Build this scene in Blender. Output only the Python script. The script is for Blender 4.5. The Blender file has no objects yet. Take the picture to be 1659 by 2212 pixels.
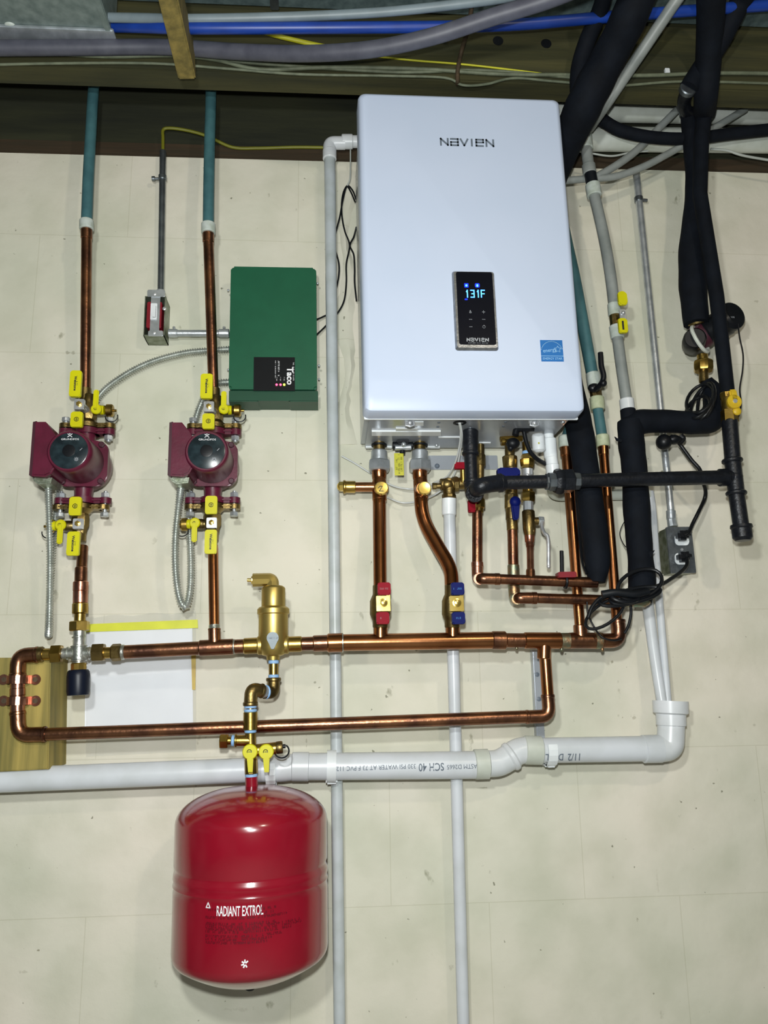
import bpy, bmesh, math, random
from math import sin, cos, pi, radians, sqrt
from mathutils import Vector, Matrix
random.seed(7)
SC = bpy.context.scene
COL = SC.collection
# ---------- camera geometry, solved from the vanishing points of the walls and joists ----------
CX, CY, F, D, CZ = 829.5, 1106.0, 1700.0, 1.8, 1.35      # D: camera to wall, CZ: camera height
_Z = Vector((634-CX, -(-6675-CY), -F)).normalized()
_X = Vector((22300-CX, -(870-CY), -F)); _X = (_X-_Z*_X.dot(_Z)).normalized()
_Y = _Z.cross(_X)
RC = Matrix((_X, _Y, _Z))                                # camera -> world
def ray(x, y): return RC @ Vector((x-CX, -(y-CY), -F))
def P(x, y, d):                                          # point at depth d in front of the wall -> (across, up, out)
    w = ray(x, y); t = (D-d)/w.y
    return Vector((w.x*t, w.z*t, d))
def PZ(x, y, z):                                         # point on a level surface
    w = ray(x, y); t = z/w.z
    return Vector((w.x*t, z, D-w.y*t))
def S(x, y, d): return (P(x+1, y, d)-P(x-1, y, d)).length/2
def V(*a): return Vector(a)
# ---------- materials ----------
MATS = {}
def mat(name, col, rough=.5, metal=0., col2=None, scale=18., bump=0., bscale=60., stretch=(1,1,1), lo=.35, hi=.65, coat=0., spec=.5, emit=0., alpha=1., detail=4.):
    m = bpy.data.materials.new(name); m.use_nodes = True
    nt = m.node_tree; N = nt.nodes; L = nt.links
    b = N['Principled BSDF']
    b.inputs['Roughness'].default_value = rough
    b.inputs['Metallic'].default_value = metal
    b.inputs['Specular IOR Level'].default_value = spec
    b.inputs['Coat Weight'].default_value = coat
    b.inputs['Coat Roughness'].default_value = .12
    b.inputs['Alpha'].default_value = alpha
    tc = N.new('ShaderNodeTexCoord'); mp = N.new('ShaderNodeMapping'); mp.inputs['Scale'].default_value = stretch
    L.new(tc.outputs['Object'], mp.inputs['Vector'])
    c2 = col2 or tuple(c*.86 for c in col)
    nz = N.new('ShaderNodeTexNoise'); nz.inputs['Scale'].default_value = scale; nz.inputs['Detail'].default_value = detail
    L.new(mp.outputs[0], nz.inputs['Vector'])
    rp = N.new('ShaderNodeValToRGB')
    rp.color_ramp.elements[0].position = lo; rp.color_ramp.elements[0].color = (*c2, 1)
    rp.color_ramp.elements[1].position = hi; rp.color_ramp.elements[1].color = (*col, 1)
    L.new(nz.outputs[0], rp.inputs[0]); L.new(rp.outputs[0], b.inputs['Base Color'])
    if bump:
        n2 = N.new('ShaderNodeTexNoise'); n2.inputs['Scale'].default_value = bscale; n2.inputs['Detail'].default_value = 5
        L.new(mp.outputs[0], n2.inputs['Vector'])
        bp = N.new('ShaderNodeBump'); bp.inputs['Strength'].default_value = bump; bp.inputs['Distance'].default_value = .002
        L.new(n2.outputs[0], bp.inputs['Height']); L.new(bp.outputs[0], b.inputs['Normal'])
    if emit:
        b.inputs['Emission Color'].default_value = (*col, 1); b.inputs['Emission Strength'].default_value = emit
    MATS[name] = m; return m
mat('copper', (.46,.20,.085), .24, 1, (.30,.11,.04), 9, .06, 90)
mat('old_copper', (.36,.165,.085), .30, 1, (.16,.075,.05), 22, .22, 120)
mat('pink_copper', (.60,.29,.20), .28, 1, (.34,.14,.09), 35, .15, 120)
mat('green_copper', (.42,.24,.12), .45, 1, (.22,.32,.24), 55, .4, 150)
mat('brass', (.52,.35,.09), .3, 1, (.34,.22,.05), 25, .1, 120)
mat('dull_brass', (.29,.205,.075), .40, 1, (.15,.11,.045), 30, .35, 150)
mat('satin_brass', (.56,.42,.13), .40, .9, (.48,.35,.1), 12, .05, 80)
mat('bright_brass', (.95,.72,.22), .22, .9, (.8,.55,.12), 40)
mat('chrome', (.78,.80,.82), .3, .7, (.55,.57,.6), 60, .1, 100)
mat('zinc', (.66,.70,.74), .36, .75, (.48,.52,.55), 40, .2, 120)
mat('zinc_dark', (.25,.28,.30), .38, .9, (.16,.18,.20), 30, .2, 120)
mat('galvanised', (.13,.18,.18), .55, .3, (.06,.09,.095), 45, .25, 80, lo=.3, hi=.7)
mat('box_steel', (.33,.36,.30), .45, .8, (.17,.20,.13), 60, .3, 140)
mat('solder', (.62,.62,.58), .35, .9, (.35,.38,.34), 80, .4, 160)
mat('rubber', (.006,.008,.011), .45, 0, (.004,.005,.007), 30, .1, 90, spec=.3)
mat('foam', (.0035,.0055,.010), .8, 0, (.002,.0032,.006), 25, .5, 60, spec=.18)
mat('black_iron', (.010,.012,.017), .38, .2, (.006,.007,.010), 60, .4, 160, spec=.45)
mat('cord', (.005,.006,.008), .4, spec=.3)
mat('black_plastic', (.006,.007,.009), .35, spec=.3)
mat('cap_blue_black', (.004,.007,.018), .4, spec=.3)
mat('pvc', (.63,.66,.70), .32, 0, (.52,.55,.56), 14, .05, 60, lo=.2, hi=.6)
mat('pvc_old', (.52,.56,.58), .36, 0, (.38,.42,.40), 18, .08, 60, lo=.2, hi=.6)
mat('pvc_fitting', (.70,.72,.75), .3, 0, (.58,.61,.62), 14)
mat('pvc_cream', (.62,.65,.60), .35, 0, (.50,.53,.46), 16)
mat('white_plastic', (.80,.84,.86), .35)
mat('collar', (.50,.55,.52), .5, 0, (.38,.43,.37), 60)
mat('collar_green', (.48,.52,.36), .5, 0, (.36,.40,.25), 60)
mat('pex_teal', (.055,.145,.16), .5, 0, (.04,.11,.125), 30, spec=.3)
mat('pex_blue', (.008,.045,.30), .4, 0, (.006,.035,.24), 20)
mat('pex_white', (.20,.25,.28), .45, 0, (.16,.20,.22), 20)
mat('pex_purple', (.085,.088,.115), .5, 0, (.06,.062,.085), 30)
mat('pex_clear', (.26,.28,.27), .45, 0, (.19,.21,.20), 20)
mat('tube_clear', (.6,.63,.62), .25, 0, spec=.6)
mat('duct_grey', (.22,.27,.26), .5, .3, (.12,.16,.155), 45, .25, 80, lo=.3, hi=.7)
mat('maroon', (.105,.008,.028), .36, 0, (.075,.006,.02), 25, .12, 120)
mat('maroon_dark', (.05,.008,.018), .45, 0)
mat('face', (.02,.035,.042), .22, 0, (.008,.014,.018), 60)
mat('yellow', (.60,.57,.0), .45, 0, (.54,.50,.0), 12, spec=.35)
mat('yellow_dark', (.62,.42,.02), .42, 0, (.5,.32,.01), 30)
mat('red_grip', (.27,.003,.014), .55, 0, spec=.12)
mat('blue_grip', (.002,.007,.105), .5, 0, spec=.12)
mat('tank_red', (.255,.004,.016), .2, 0, (.225,.0035,.014), 10, coat=.6)
mat('red_switch', (.22,.008,.018), .4)
mat('ink', (.012,.012,.015), .5)
mat('ink_grey', (.13,.16,.20), .5)
mat('tank_ink', (.09,.004,.01), .35)
mat('ink_white', (.85,.85,.88), .5)
mat('ink_dim', (.30,.32,.35), .5)
mat('boiler_white', (.53,.60,.75), .38, 0, (.51,.585,.735), 6, spec=.4)
mat('boiler_steel', (.42,.45,.49), .22, .25, (.38,.41,.45), 8)
mat('bezel', (.32,.33,.35), .3, .8, (.22,.23,.24), 90, .2, 200)
mat('screen', (.002,.003,.008), .2, spec=.2)
mat('led_blue', (.05,.28,1.), emit=5)
mat('led_deep', (.0,.02,.9), emit=1.6)
mat('led_red', (1.,.05,.12), emit=6)
mat('led_green', (.7,1.,.05), emit=6)
mat('star_blue', (.004,.14,.44), .45)
mat('star_light', (.30,.55,.80), .4)
mat('green_box', (.006,.095,.045), .42, 0, (.005,.085,.04), 20, .06, 200)
mat('green_lip', (.004,.06,.028), .45)
mat('tape_blue', (.22,.42,.72), .6, 0, (.30,.48,.75), 60)
mat('tape_yellow', (.68,.70,.03), .5, 0, (.60,.62,.03), 20)
mat('paper', (.88,.90,.96), .6, 0, (.86,.88,.94), 8)
mat('tag_yellow', (.55,.53,.02), .5)
mat('wire_yellow', (.17,.17,.01), .5)
mat('wire_white', (.15,.17,.11), .6, 0, (.09,.105,.065), 40)
mat('wire_grey', (.42,.45,.42), .5)
mat('armour', (.66,.69,.66), .36, .8, (.5,.53,.5), 60)
mat('rust', (.10,.065,.035), .7, .3, (.05,.035,.02), 60, .4, 120)
mat('joist', (.060,.055,.016), .85, 0, (.018,.020,.007), 7, .4, 40, stretch=(.35,4,4), lo=.3, hi=.7)
mat('joist_dark', (.028,.030,.012), .9, 0, (.010,.012,.006), 7, .4, 40, stretch=(.4,3,4), lo=.3, hi=.7)
mat('sill', (.045,.027,.012), .85, 0, (.03,.022,.01), 12, .4, 40, stretch=(.35,4,4))
mat('strut', (.27,.20,.05), .8, 0, (.10,.08,.02), 9, .4, 50, stretch=(5,.5,5), lo=.3, hi=.7)
mat('board', (.42,.32,.08), .7, 0, (.15,.13,.03), 7, .2, 60, stretch=(7,.35,4), lo=.3, hi=.7)
mat('concrete_floor', (.30,.29,.26), .85, 0, (.2,.2,.18), 5, .3, 40)
mat('subfloor', (.10,.09,.05), .85)
mat('screen_ink', (.45,.47,.5), .5)
# clear film
def film():
    m = mat('clear_film', (.72,.74,.72), .12, 0); b = m.node_tree.nodes['Principled BSDF']; b.inputs['Alpha'].default_value = .10
film()
# painted concrete wall: cream paint, pale and dark blotches, seams, specks of dirt
def wallmat():
    m = bpy.data.materials.new('painted_concrete'); m.use_nodes = True; nt = m.node_tree; N = nt.nodes; L = nt.links
    b = N['Principled BSDF']; b.inputs['Roughness'].default_value = .62; b.inputs['Specular IOR Level'].default_value = .3
    tc = N.new('ShaderNodeTexCoord')
    def noise(s, det=4, st=(1,1,1)):
        mp = N.new('ShaderNodeMapping'); mp.inputs['Scale'].default_value = st; L.new(tc.outputs['Object'], mp.inputs['Vector'])
        n = N.new('ShaderNodeTexNoise'); n.inputs['Scale'].default_value = s; n.inputs['Detail'].default_value = det
        L.new(mp.outputs[0], n.inputs['Vector']); return n.outputs[0]
    def ramp(src, p0, c0, p1, c1):
        r = N.new('ShaderNodeValToRGB'); e = r.color_ramp.elements
        e[0].position = p0; e[0].color = (*c0, 1); e[1].position = p1; e[1].color = (*c1, 1)
        L.new(src, r.inputs[0]); return r.outputs[0]
    def mul(a, c, f=1.):
        x = N.new('ShaderNodeMix'); x.data_type = 'RGBA'; x.blend_type = 'MULTIPLY'; x.inputs[0].default_value = f
        L.new(a, x.inputs[6]); L.new(c, x.inputs[7]); return x.outputs[2]
    base = ramp(noise(2.2, 3), .35, WALL_A, .65, WALL_B)
    base = mul(base, ramp(noise(9, 6), .3, (.88,.89,.86), .6, (1,1,1)))
    # dirt specks, denser in patches
    base = mul(base, ramp(noise(60, 2), .235, (.25,.25,.2), .27, (1,1,1)), .8)
    base = mul(base, ramp(noise(22, 6, (1.3,.8,1)), .235, (.4,.4,.33), .30, (1,1,1)), .7)
    # form board seams
    br = N.new('ShaderNodeTexBrick'); br.inputs['Scale'].default_value = 1.; br.inputs['Mortar Size'].default_value = .0012
    br.inputs['Brick Width'].default_value = .42; br.inputs['Row Height'].default_value = .31; br.inputs['Mortar Smooth'].default_value = .6
    br.inputs['Color1'].default_value = (1,1,1,1); br.inputs['Color2'].default_value = (.97,.98,.96,1); br.inputs['Mortar'].default_value = (.80,.80,.74,1)
    mp = N.new('ShaderNodeMapping'); mp.inputs['Rotation'].default_value = (0,0,.01); mp.inputs['Location'].default_value = (.07,.04,0)
    L.new(tc.outputs['Object'], mp.inputs['Vector']); L.new(mp.outputs[0], br.inputs['Vector'])
    base = mul(base, br.outputs['Color'], .7)
    # stains with a place of their own: (x, y, width, height, strength)
    for px, py, wx, wy, st in ((150, 762, 22, 9, .45), (1345, 1549, 6, 6, .7), (1368, 1550, 12, 10, .4), (1376, 1984, 5, 9, .6), (83, 2052, 5, 5, .7), (870, 1692, 6, 6, .5), (1040, 1702, 26, 2, .55), (662, 1600, 3, 28, .4), (860, 1752, 4, 6, .6), (1322, 1431, 5, 6, .6), (1245, 1434, 9, 3, .5), (174, 417, 5, 4, .7), (1635, 650, 9, 7, .35), (1254, 446, 4, 4, .6), (680, 1473, 7, 6, .6), (1250, 1620, 12, 3, .4), (50, 2100, 26, 7, .25), (1240, 1560, 3, 10, .4), (1420, 1900, 4, 60, .12), (520, 2180, 60, 8, .15)):
        c = P(px, py, 0)-V(.2, -CZ, -.1); s = S(px, py, 0)
        m1 = N.new('ShaderNodeVectorMath'); m1.operation = 'SUBTRACT'; m1.inputs[1].default_value = (c.x, c.y, c.z); L.new(tc.outputs['Object'], m1.inputs[0])
        m2 = N.new('ShaderNodeVectorMath'); m2.operation = 'DIVIDE'; m2.inputs[1].default_value = (wx*s*1.5, wy*s*1.5, 1); L.new(m1.outputs[0], m2.inputs[0])
        m3 = N.new('ShaderNodeVectorMath'); m3.operation = 'LENGTH'; L.new(m2.outputs[0], m3.inputs[0])
        ad = N.new('ShaderNodeMath'); ad.operation = 'MULTIPLY_ADD'; ad.inputs[1].default_value = 1.4; L.new(noise(120, 3), ad.inputs[0]); L.new(m3.outputs['Value'], ad.inputs[2])
        base = mul(base, ramp(ad.outputs[0], .85, (.32,.30,.22), 1.7, (1,1,1)), st)
    L.new(base, b.inputs['Base Color'])
    bp = N.new('ShaderNodeBump'); bp.inputs['Strength'].default_value = .35; bp.inputs['Distance'].default_value = .004
    L.new(noise(30, 6), bp.inputs['Height']); L.new(bp.outputs[0], b.inputs['Normal'])
    MATS['painted_concrete'] = m
WALL_A = (.62,.62,.51); WALL_B = (.75,.70,.60)
wallmat()
# ---------- mesh builder: local frame is (across, up, out of the wall) ----------
def catmull(pts, n=8):
    q = [pts[0]*2-pts[1]]+list(pts)+[pts[-1]*2-pts[-2]]; out = []
    for i in range(1, len(q)-2):
        a, b, c, d = q[i-1:i+3]
        for k in range(n):
            t = k/n
            out.append(.5*((2*b)+(c-a)*t+(2*a-5*b+4*c-d)*t*t+(3*b-a-3*c+d)*t*t*t))
    out.append(q[-2].copy()); return out
def fillet(pts, R, n=7):
    out = [pts[0]]
    for i in range(1, len(pts)-1):
        p = pts[i]; u = (pts[i-1]-p); v = (pts[i+1]-p); lu, lv = u.length, v.length; u.normalize(); v.normalize()
        t = min(R, lu*.48, lv*.48)
        a = p+u*t; b = p+v*t
        for k in range(n+1):
            s = k/n; out.append((1-s)**2*a+2*s*(1-s)*p+s*s*b)
    out.append(pts[-1]); return out
class B:
    def __init__(s, M=None): s.bm = bmesh.new(); s.M = M
    def tube(s, pts, r, seg=18, closed=False, cap=True):
        n = len(pts); rs = r if isinstance(r, (list, tuple)) else [r]*n
        tan = []
        for i in range(n):
            if closed: t = pts[(i+1) % n]-pts[i-1]
            else: t = pts[min(i+1, n-1)]-pts[max(i-1, 0)]
            tan.append(t.normalized() if t.length > 1e-9 else V(0,1,0))
        up = V(0,0,1) if abs(tan[0].z) < .9 else V(1,0,0)
        x = tan[0].cross(up).normalized(); rings = []
        for i in range(n):
            x = (x-tan[i]*x.dot(tan[i])).normalized(); y = tan[i].cross(x)
            rings.append([s.bm.verts.new(pts[i]+(x*cos(2*pi*k/seg)+y*sin(2*pi*k/seg))*rs[i]) for k in range(seg)])
        m = n if closed else n-1
        for i in range(m):
            A, C = rings[i], rings[(i+1) % n]
            for k in range(seg): s.bm.faces.new((A[k], A[(k+1) % seg], C[(k+1) % seg], C[k]))
        if cap and not closed:
            s.bm.faces.new(rings[0][::-1]); s.bm.faces.new(rings[-1])
        return s
    def rev(s, o, dr, prof, seg=28, twist=0.):            # turned profile [(t, r)...] along direction dr
        dr = dr.normalized(); up = V(0,0,1) if abs(dr.z) < .9 else V(1,0,0)
        x = dr.cross(up).normalized(); y = dr.cross(x); rings = []
        for t, r in prof:
            if r < 1e-6: rings.append([s.bm.verts.new(o+dr*t)])
            else: rings.append([s.bm.verts.new(o+dr*t+(x*cos(2*pi*k/seg+twist)+y*sin(2*pi*k/seg+twist))*r) for k in range(seg)])
        for A, C in zip(rings, rings[1:]):
            for k in range(seg):
                if len(A) == 1 and len(C) == 1: continue
                if len(A) == 1: s.bm.faces.new((A[0], C[(k+1) % seg], C[k]))
                elif len(C) == 1: s.bm.faces.new((A[k], A[(k+1) % seg], C[0]))
                else: s.bm.faces.new((A[k], A[(k+1) % seg], C[(k+1) % seg], C[k]))
        if len(rings[0]) > 1: s.bm.faces.new(rings[0][::-1])
        if len(rings[-1]) > 1: s.bm.faces.new(rings[-1])
        return s
    def cyl(s, a, b, r0, r1=None, ch=.12, seg=24):        # straight turned piece with eased ends
        r1 = r0 if r1 is None else r1; L = (b-a).length; c = min(ch*r0, L*.3)
        return s.rev(a, b-a, [(0, r0*.90), (c, r0), (L-c, r1), (L, r1*.90)], seg, pi/6 if seg == 6 else 0)
    def sph(s, c, r, sx=1, sy=1, sz=1, u=20, v=12):
        g = bmesh.ops.create_uvsphere(s.bm, u_segments=u, v_segments=v, radius=r)
        for q in g['verts']: q.co = V(q.co.x*sx, q.co.y*sy, q.co.z*sz)+c
        return s
    def prism(s, poly, z0, z1, bev=0., o=V(0,0,0)):
        A = [s.bm.verts.new(V(x, y, z0)+o) for x, y in poly]; C = [s.bm.verts.new(V(x, y, z1)+o) for x, y in poly]; n = len(poly)
        f0 = s.bm.faces.new(A[::-1]); f1 = s.bm.faces.new(C)
        for k in range(n): s.bm.faces.new((A[k], A[(k+1) % n], C[(k+1) % n], C[k]))
        if bev:
            bmesh.ops.bevel(s.bm, geom=list(f1.edges), offset=bev, segments=2, affect='EDGES', clamp_overlap=True)
        return s
    def quadloft(s, loops):
        rs = [[s.bm.verts.new(p) for p in l] for l in loops]; n = len(rs[0])
        for A, C in zip(rs, rs[1:]):
            for k in range(n): s.bm.faces.new((A[k], A[(k+1) % n], C[(k+1) % n], C[k]))
        s.bm.faces.new(rs[0][::-1]); s.bm.faces.new(rs[-1]); return s
    def box(s, c, sz, bev=0., rot=None):
        g = bmesh.ops.create_cube(s.bm, size=1); vs = g['verts']
        for q in vs:
            p = V(q.co.x*sz[0], q.co.y*sz[1], q.co.z*sz[2])
            q.co = (rot @ p if rot else p)+c
        if bev:
            ed = list({e for q in vs for e in q.link_edges})
            bmesh.ops.bevel(s.bm, geom=ed, offset=bev, segments=2, affect='EDGES', clamp_overlap=True)
        return s
    def strokes(s, lines, w, M, th=.0004, warp=None):     # lettering drawn with a flat pen
        for ln in lines:
            for (x0, y0), (x1, y1) in zip(ln, ln[1:]):
                a = V(x0, y0, 0); b = V(x1, y1, 0); u = (b-a); L = u.length; u = u/L if L else V(1,0,0); n = V(-u.y, u.x, 0)*w/2
                a -= u*w/2*.9; b += u*w/2*.9
                q = [a-n, b-n, b+n, a+n]
                top = [s.bm.verts.new(M @ (p+V(0,0,th))) for p in q]; bot = [s.bm.verts.new(M @ p) for p in q]
                s.bm.faces.new(top)
                for k in range(4): s.bm.faces.new((bot[k], bot[(k+1) % 4], top[(k+1) % 4], top[k]))
        return s
    def text(s, body, size, M, warp=None, ext=.0002, sx=1., bold=0., align='CENTER'):
        if body[0] == '~': return s.marks(body, size, M, warp, sx, align)
        cu = bpy.data.curves.new('lettering', 'FONT'); cu.body = body; cu.size = size; cu.extrude = ext; cu.offset = bold
        cu.align_x = align; cu.align_y = 'CENTER'; cu.resolution_u = 3
        ob = bpy.data.objects.new('lettering', cu); COL.objects.link(ob); bpy.context.view_layer.update()
        me = bpy.data.meshes.new_from_object(ob.evaluated_get(bpy.context.evaluated_depsgraph_get()))
        bpy.data.objects.remove(ob); bpy.data.curves.remove(cu)
        t = bmesh.new(); t.from_mesh(me); bpy.data.meshes.remove(me)
        vs = {}
        for q in t.verts:
            p = V(q.co.x*sx, q.co.y, q.co.z)
            if warp: p = warp(p)
            vs[q] = s.bm.verts.new(M @ p)
        for f in t.faces:
            try: s.bm.faces.new([vs[q] for q in f.verts])
            except ValueError: pass
        t.free(); return s
    def marks(s, body, size, M, warp, sx, align):         # print too small to read in the photograph: rows of tiny pen marks
        rnd = random.Random(body+str(round(M[1][3], 3))); h = size*.7; cw = size*.62*sx; n = int(body[1:]); x = -n*cw/2 if align == 'CENTER' else 0
        for i in range(n):
            if rnd.random() > .14:
                k = rnd.randrange(4); t = h*.2
                bars = [(0, 0, t, h)] if k < 3 else []
                if k != 2: bars.append((0, rnd.choice((0, h*.4, h*.8)), cw*.72, t))
                if k in (0, 3): bars.append((cw*.5, 0, t, h))
                for a, b_, w, g in bars:
                    q = [V(x+a, b_-h/2, .0002), V(x+a+w, b_-h/2, .0002), V(x+a+w, b_+g-h/2, .0002), V(x+a, b_+g-h/2, .0002)]
                    s.bm.faces.new([s.bm.verts.new(M @ (warp(p) if warp else p)) for p in q])
            x += cw
        return s
    def mesh(s, name, o, inv=None):
        bm = s.bm
        if s.M is not None: bm.transform(s.M)
        bmesh.ops.recalc_face_normals(bm, faces=bm.faces)
        bm.transform(Matrix.Translation(-o))
        for f in bm.faces: f.smooth = True
        for e in bm.edges:
            if len(e.link_faces) == 2 and e.calc_face_angle() > .6: e.smooth = False
        me = bpy.data.meshes.new(name); bm.to_mesh(me); bm.free(); return me
def world(o): return V(o.x, -o.z, o.y+CZ)
def props(ob, label=None, cat=None, group=None, kind=None):
    for k, v in (('label', label), ('category', cat), ('group', group), ('kind', kind)):
        if v: ob[k] = v
class Thing:
    def __init__(s, name, label, cat, o, group=None):
        s.o = o.copy(); s.e = bpy.data.objects.new(name, None); COL.objects.link(s.e); s.e.empty_display_size = .02
        s.e.location = world(o); s.e.rotation_euler = (pi/2, 0, 0); props(s.e, label, cat, group)
    def add(s, name, b, m, parent=None, label=None, kind=None):
        ob = bpy.data.objects.new(name, b.mesh(name, s.o)); COL.objects.link(ob); ob.data.materials.append(MATS[m])
        ob.parent = parent or s.e; props(ob, label, None, None, kind); return ob
def single(name, label, cat, b, m, group=None, kind=None, o=None):
    if b.M is not None: b.bm.transform(b.M); b.M = None
    if o is None:
        xs = [q.co for q in b.bm.verts]
        o = V((min(p.x for p in xs)+max(p.x for p in xs))/2, min(p.y for p in xs), (min(p.z for p in xs)+max(p.z for p in xs))/2)
    ob = bpy.data.objects.new(name, b.mesh(name, o)); COL.objects.link(ob); ob.data.materials.append(MATS[m])
    ob.location = world(o); ob.rotation_euler = (pi/2, 0, 0); props(ob, label, cat, group, kind); return ob
# pixel-sized helpers: positions read off the photograph and set at a real distance from the wall
def W(p, w): return w/2*S(*p)
def pc(b, p0, p1, w0, w1=None, seg=24, ch=.12):
    return b.cyl(P(*p0), P(*p1), W(p0, w0), W(p1, w1 if w1 else w0), ch, seg)
def run(pts, w, bend=None, soft=False, seg=18, w1=None, n=8, b=None):
    b = b or B(); q = [P(*p) for p in pts]; r0 = W(pts[0], w); r1 = W(pts[-1], w1) if w1 else r0
    if soft: q = catmull(q, n)
    elif bend: q = fillet(q, bend)
    m = len(q); b.tube(q, [r0+(r1-r0)*i/(m-1) for i in range(m)], seg); return b
def rrect(x0, y0, x1, y1, r, n=5):
    r = min(r, (x1-x0)*.49, (y1-y0)*.49); out = []
    for cx, cy, a in ((x1-r, y1-r, 0), (x0+r, y1-r, 90), (x0+r, y0+r, 180), (x1-r, y0+r, 270)):
        for k in range(n+1):
            t = radians(a+90*k/n); out.append((cx+r*cos(t), cy+r*sin(t)))
    return out
def plate(b, x0, y0, x1, y1, d, th, cr=.002, bev=.0008):  # rounded plate, front at depth d
    A = P(x0, y1, d); C = P(x1, y0, d); A2 = P(x0, y0, d); C2 = P(x1, y1, d)
    xa = (A.x+A2.x)/2; xb = (C.x+C2.x)/2; ya = (A.y+C2.y)/2; yb = (C.y+A2.y)/2
    b.prism(rrect(xa, ya, xb, yb, cr), d-th, d, bev); return b
def ring(b, c, nrm, R, r, seg=28):
    nrm = nrm.normalized(); up = V(0,1,0) if abs(nrm.y) < .9 else V(1,0,0); x = nrm.cross(up).normalized(); y = nrm.cross(x)
    b.tube([c+(x*cos(2*pi*k/seg)+y*sin(2*pi*k/seg))*R for k in range(seg)], r, 8, closed=True); return b
def TM(p, roll=0.): return Matrix.Translation(p) @ Matrix.Rotation(radians(roll), 4, 'Z')
FLASH, FLASH_UP, BULB, AMB, EXPO = 118, .40, 26, .30, 0.0
# ================= the cellar: wall, sill, rim board, joist, floor =================
SILL = P(760, 350, 0).y
def slab(name, m, x0, x1, y0, y1, z0, z1, bev=0):
    b = B(); b.box(V((x0+x1)/2, (y0+y1)/2, (z0+z1)/2), (x1-x0, y1-y0, z1-z0), bev)
    return single(name, None, None, b, m, kind='structure', o=V((x0+x1)/2, y0, (z0+z1)/2))
slab('wall_back', 'painted_concrete', -2.2, 2.6, -CZ, SILL, -.2, 0)
slab('floor', 'concrete_floor', -2.2, 2.6, -CZ-.05, -CZ, -.2, 3.4)
JB = P(760, 207, .19).y
slab('trim_1', 'sill', -2.2, 2.6, SILL, SILL+.038, -.14, .004, .003)
slab('trim_2', 'joist_dark', -2.2, 2.6, SILL+.038, SILL+.29, -.04, 0)
b = B(); b.box(V(.2, JB+.125, .22), (4.8, .25, .06), .003)
single('trim_3', None, None, b, 'joist', kind='structure')
for x, y in ((1076, 88), (1180, 94), (1335, 62)):
    pass
slab('ceiling', 'subfloor', -2.2, 2.6, JB+.25, JB+.27, -.14, 3.4)
# knot holes bored in the joist
for x, y in ((1076, 88), (1180, 94)):
    b = B(); p = P(x, y, .251); b.rev(p+V(0,0,-.0005), V(0,0,1), [(0, .0125), (.001, .0125)], 20)
    single('bored_hole', 'round dark hole bored through the joist face, %s one of the pair' % ('left' if x < 1100 else 'right'), 'hole', b, 'black_plastic', 'holes bored in the joist')
# plaster ridge beside the boiler
b = B(); pts = []
random.seed(3)
loops = []
for i in range(40):
    y = 352+i*(960-352)/39; x = 748+6*sin(i*.5)+random.uniform(-2, 2); w = 15+6*sin(i*.33+1)+random.uniform(-1.5, 1.5)
    h = .003+.004*abs(sin(i*.41))
    l = P(x-w, y, 0); r = P(x+w, y, 0); c1 = P(x-w*.35, y, h); c2 = P(x+w*.3, y, h*1.3)
    loops.append([l+V(0,0,-.002), l, c1, c2, r, r+V(0,0,-.002)])
b.quadloft(loops); single('trim_4', None, None, b, 'painted_concrete', kind='structure')

# ================= ductwork and lines along the joists =================
ZD = P(1100, 46, .25).y
T = Thing('air_duct', 'long galvanised sheet metal duct running along the ceiling above the blue pipe', 'duct', V(.4, ZD, .5))
b = B(); b.box(V(.25, ZD+.09, .47), (4.3, .18, .42), .004); T.add('duct_body', b, 'galvanised')
b = B()
for x in (-.1, .42, .95, 1.5): b.box(V(x, ZD-.002, .47), (.02, .008, .424), .002)
T.add('seam', b, 'zinc_dark')
p0 = P(-250, 86, .27); p1 = P(249, 92, .27)
T = Thing('duct_box', 'grey galvanised duct box with a flanged lower edge, top left corner', 'duct', V((p0.x+p1.x)/2, p1.y, .44))
b = B(); b.box(V((p0.x+p1.x)/2, p1.y+.10, .46), (p1.x-p0.x, .20, .38), .003); T.add('box_body', b, 'duct_grey')
b = B(); b.box(V((p0.x+p1.x)/2+.003, p1.y-.003, .290), (p1.x-p0.x+.006, .008, .040), .002); T.add('flange', b, 'zinc')
b = B(); b.box(V(p1.x-.006, p1.y-.002, .46), (.014, .008, .38), .002); T.add('corner_flange', b, 'duct_grey')
b = B(); c = PZ(22, 55, p1.y); b.sph(c, .012, 1, .4, .8); T.add('sealant_blob', b, 'collar')
b = B(); pl = [P(360, -50, .5), P(403, 134, .285)]
u = (pl[1]-pl[0]); L = u.length; R3 = u.to_track_quat('Y', 'Z').to_matrix()
b.box((pl[0]+pl[1])/2, (.092, L, .038), .003, R3)
single('wooden_strut', 'knotty wooden strut slanting up from the joist across the blue pipe', 'strut', b, 'strut')
def line(name, label, cat, pts, w, m, soft=True, w1=None, group=None, bend=None, seg=16):
    return single(name, label, cat, run(pts, w, soft=soft, bend=bend, w1=w1, seg=seg), m, group)
line('water_pipe', 'bright blue plastic water pipe along the top of the photo', 'pipe',
     [(236, 57, .295), (300, 58, .32), (420, 61, .35), (700, 60, .36), (950, 58, .36), (1120, 53, .36), (1300, 38, .37), (1480, 24, .37), (1760, 5, .38)], 24, 'pex_blue')
line('water_pipe', 'pale grey white plastic pipe running just above the blue pipe', 'pipe',
     [(236, 38, .325), (300, 39, .34), (420, 41, .36), (640, 36, .37), (830, 26, .38), (1000, 8, .40), (1120, -10, .42), (1350, -60, .50), (1600, -120, .58)], 20, 'pex_white')
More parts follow.
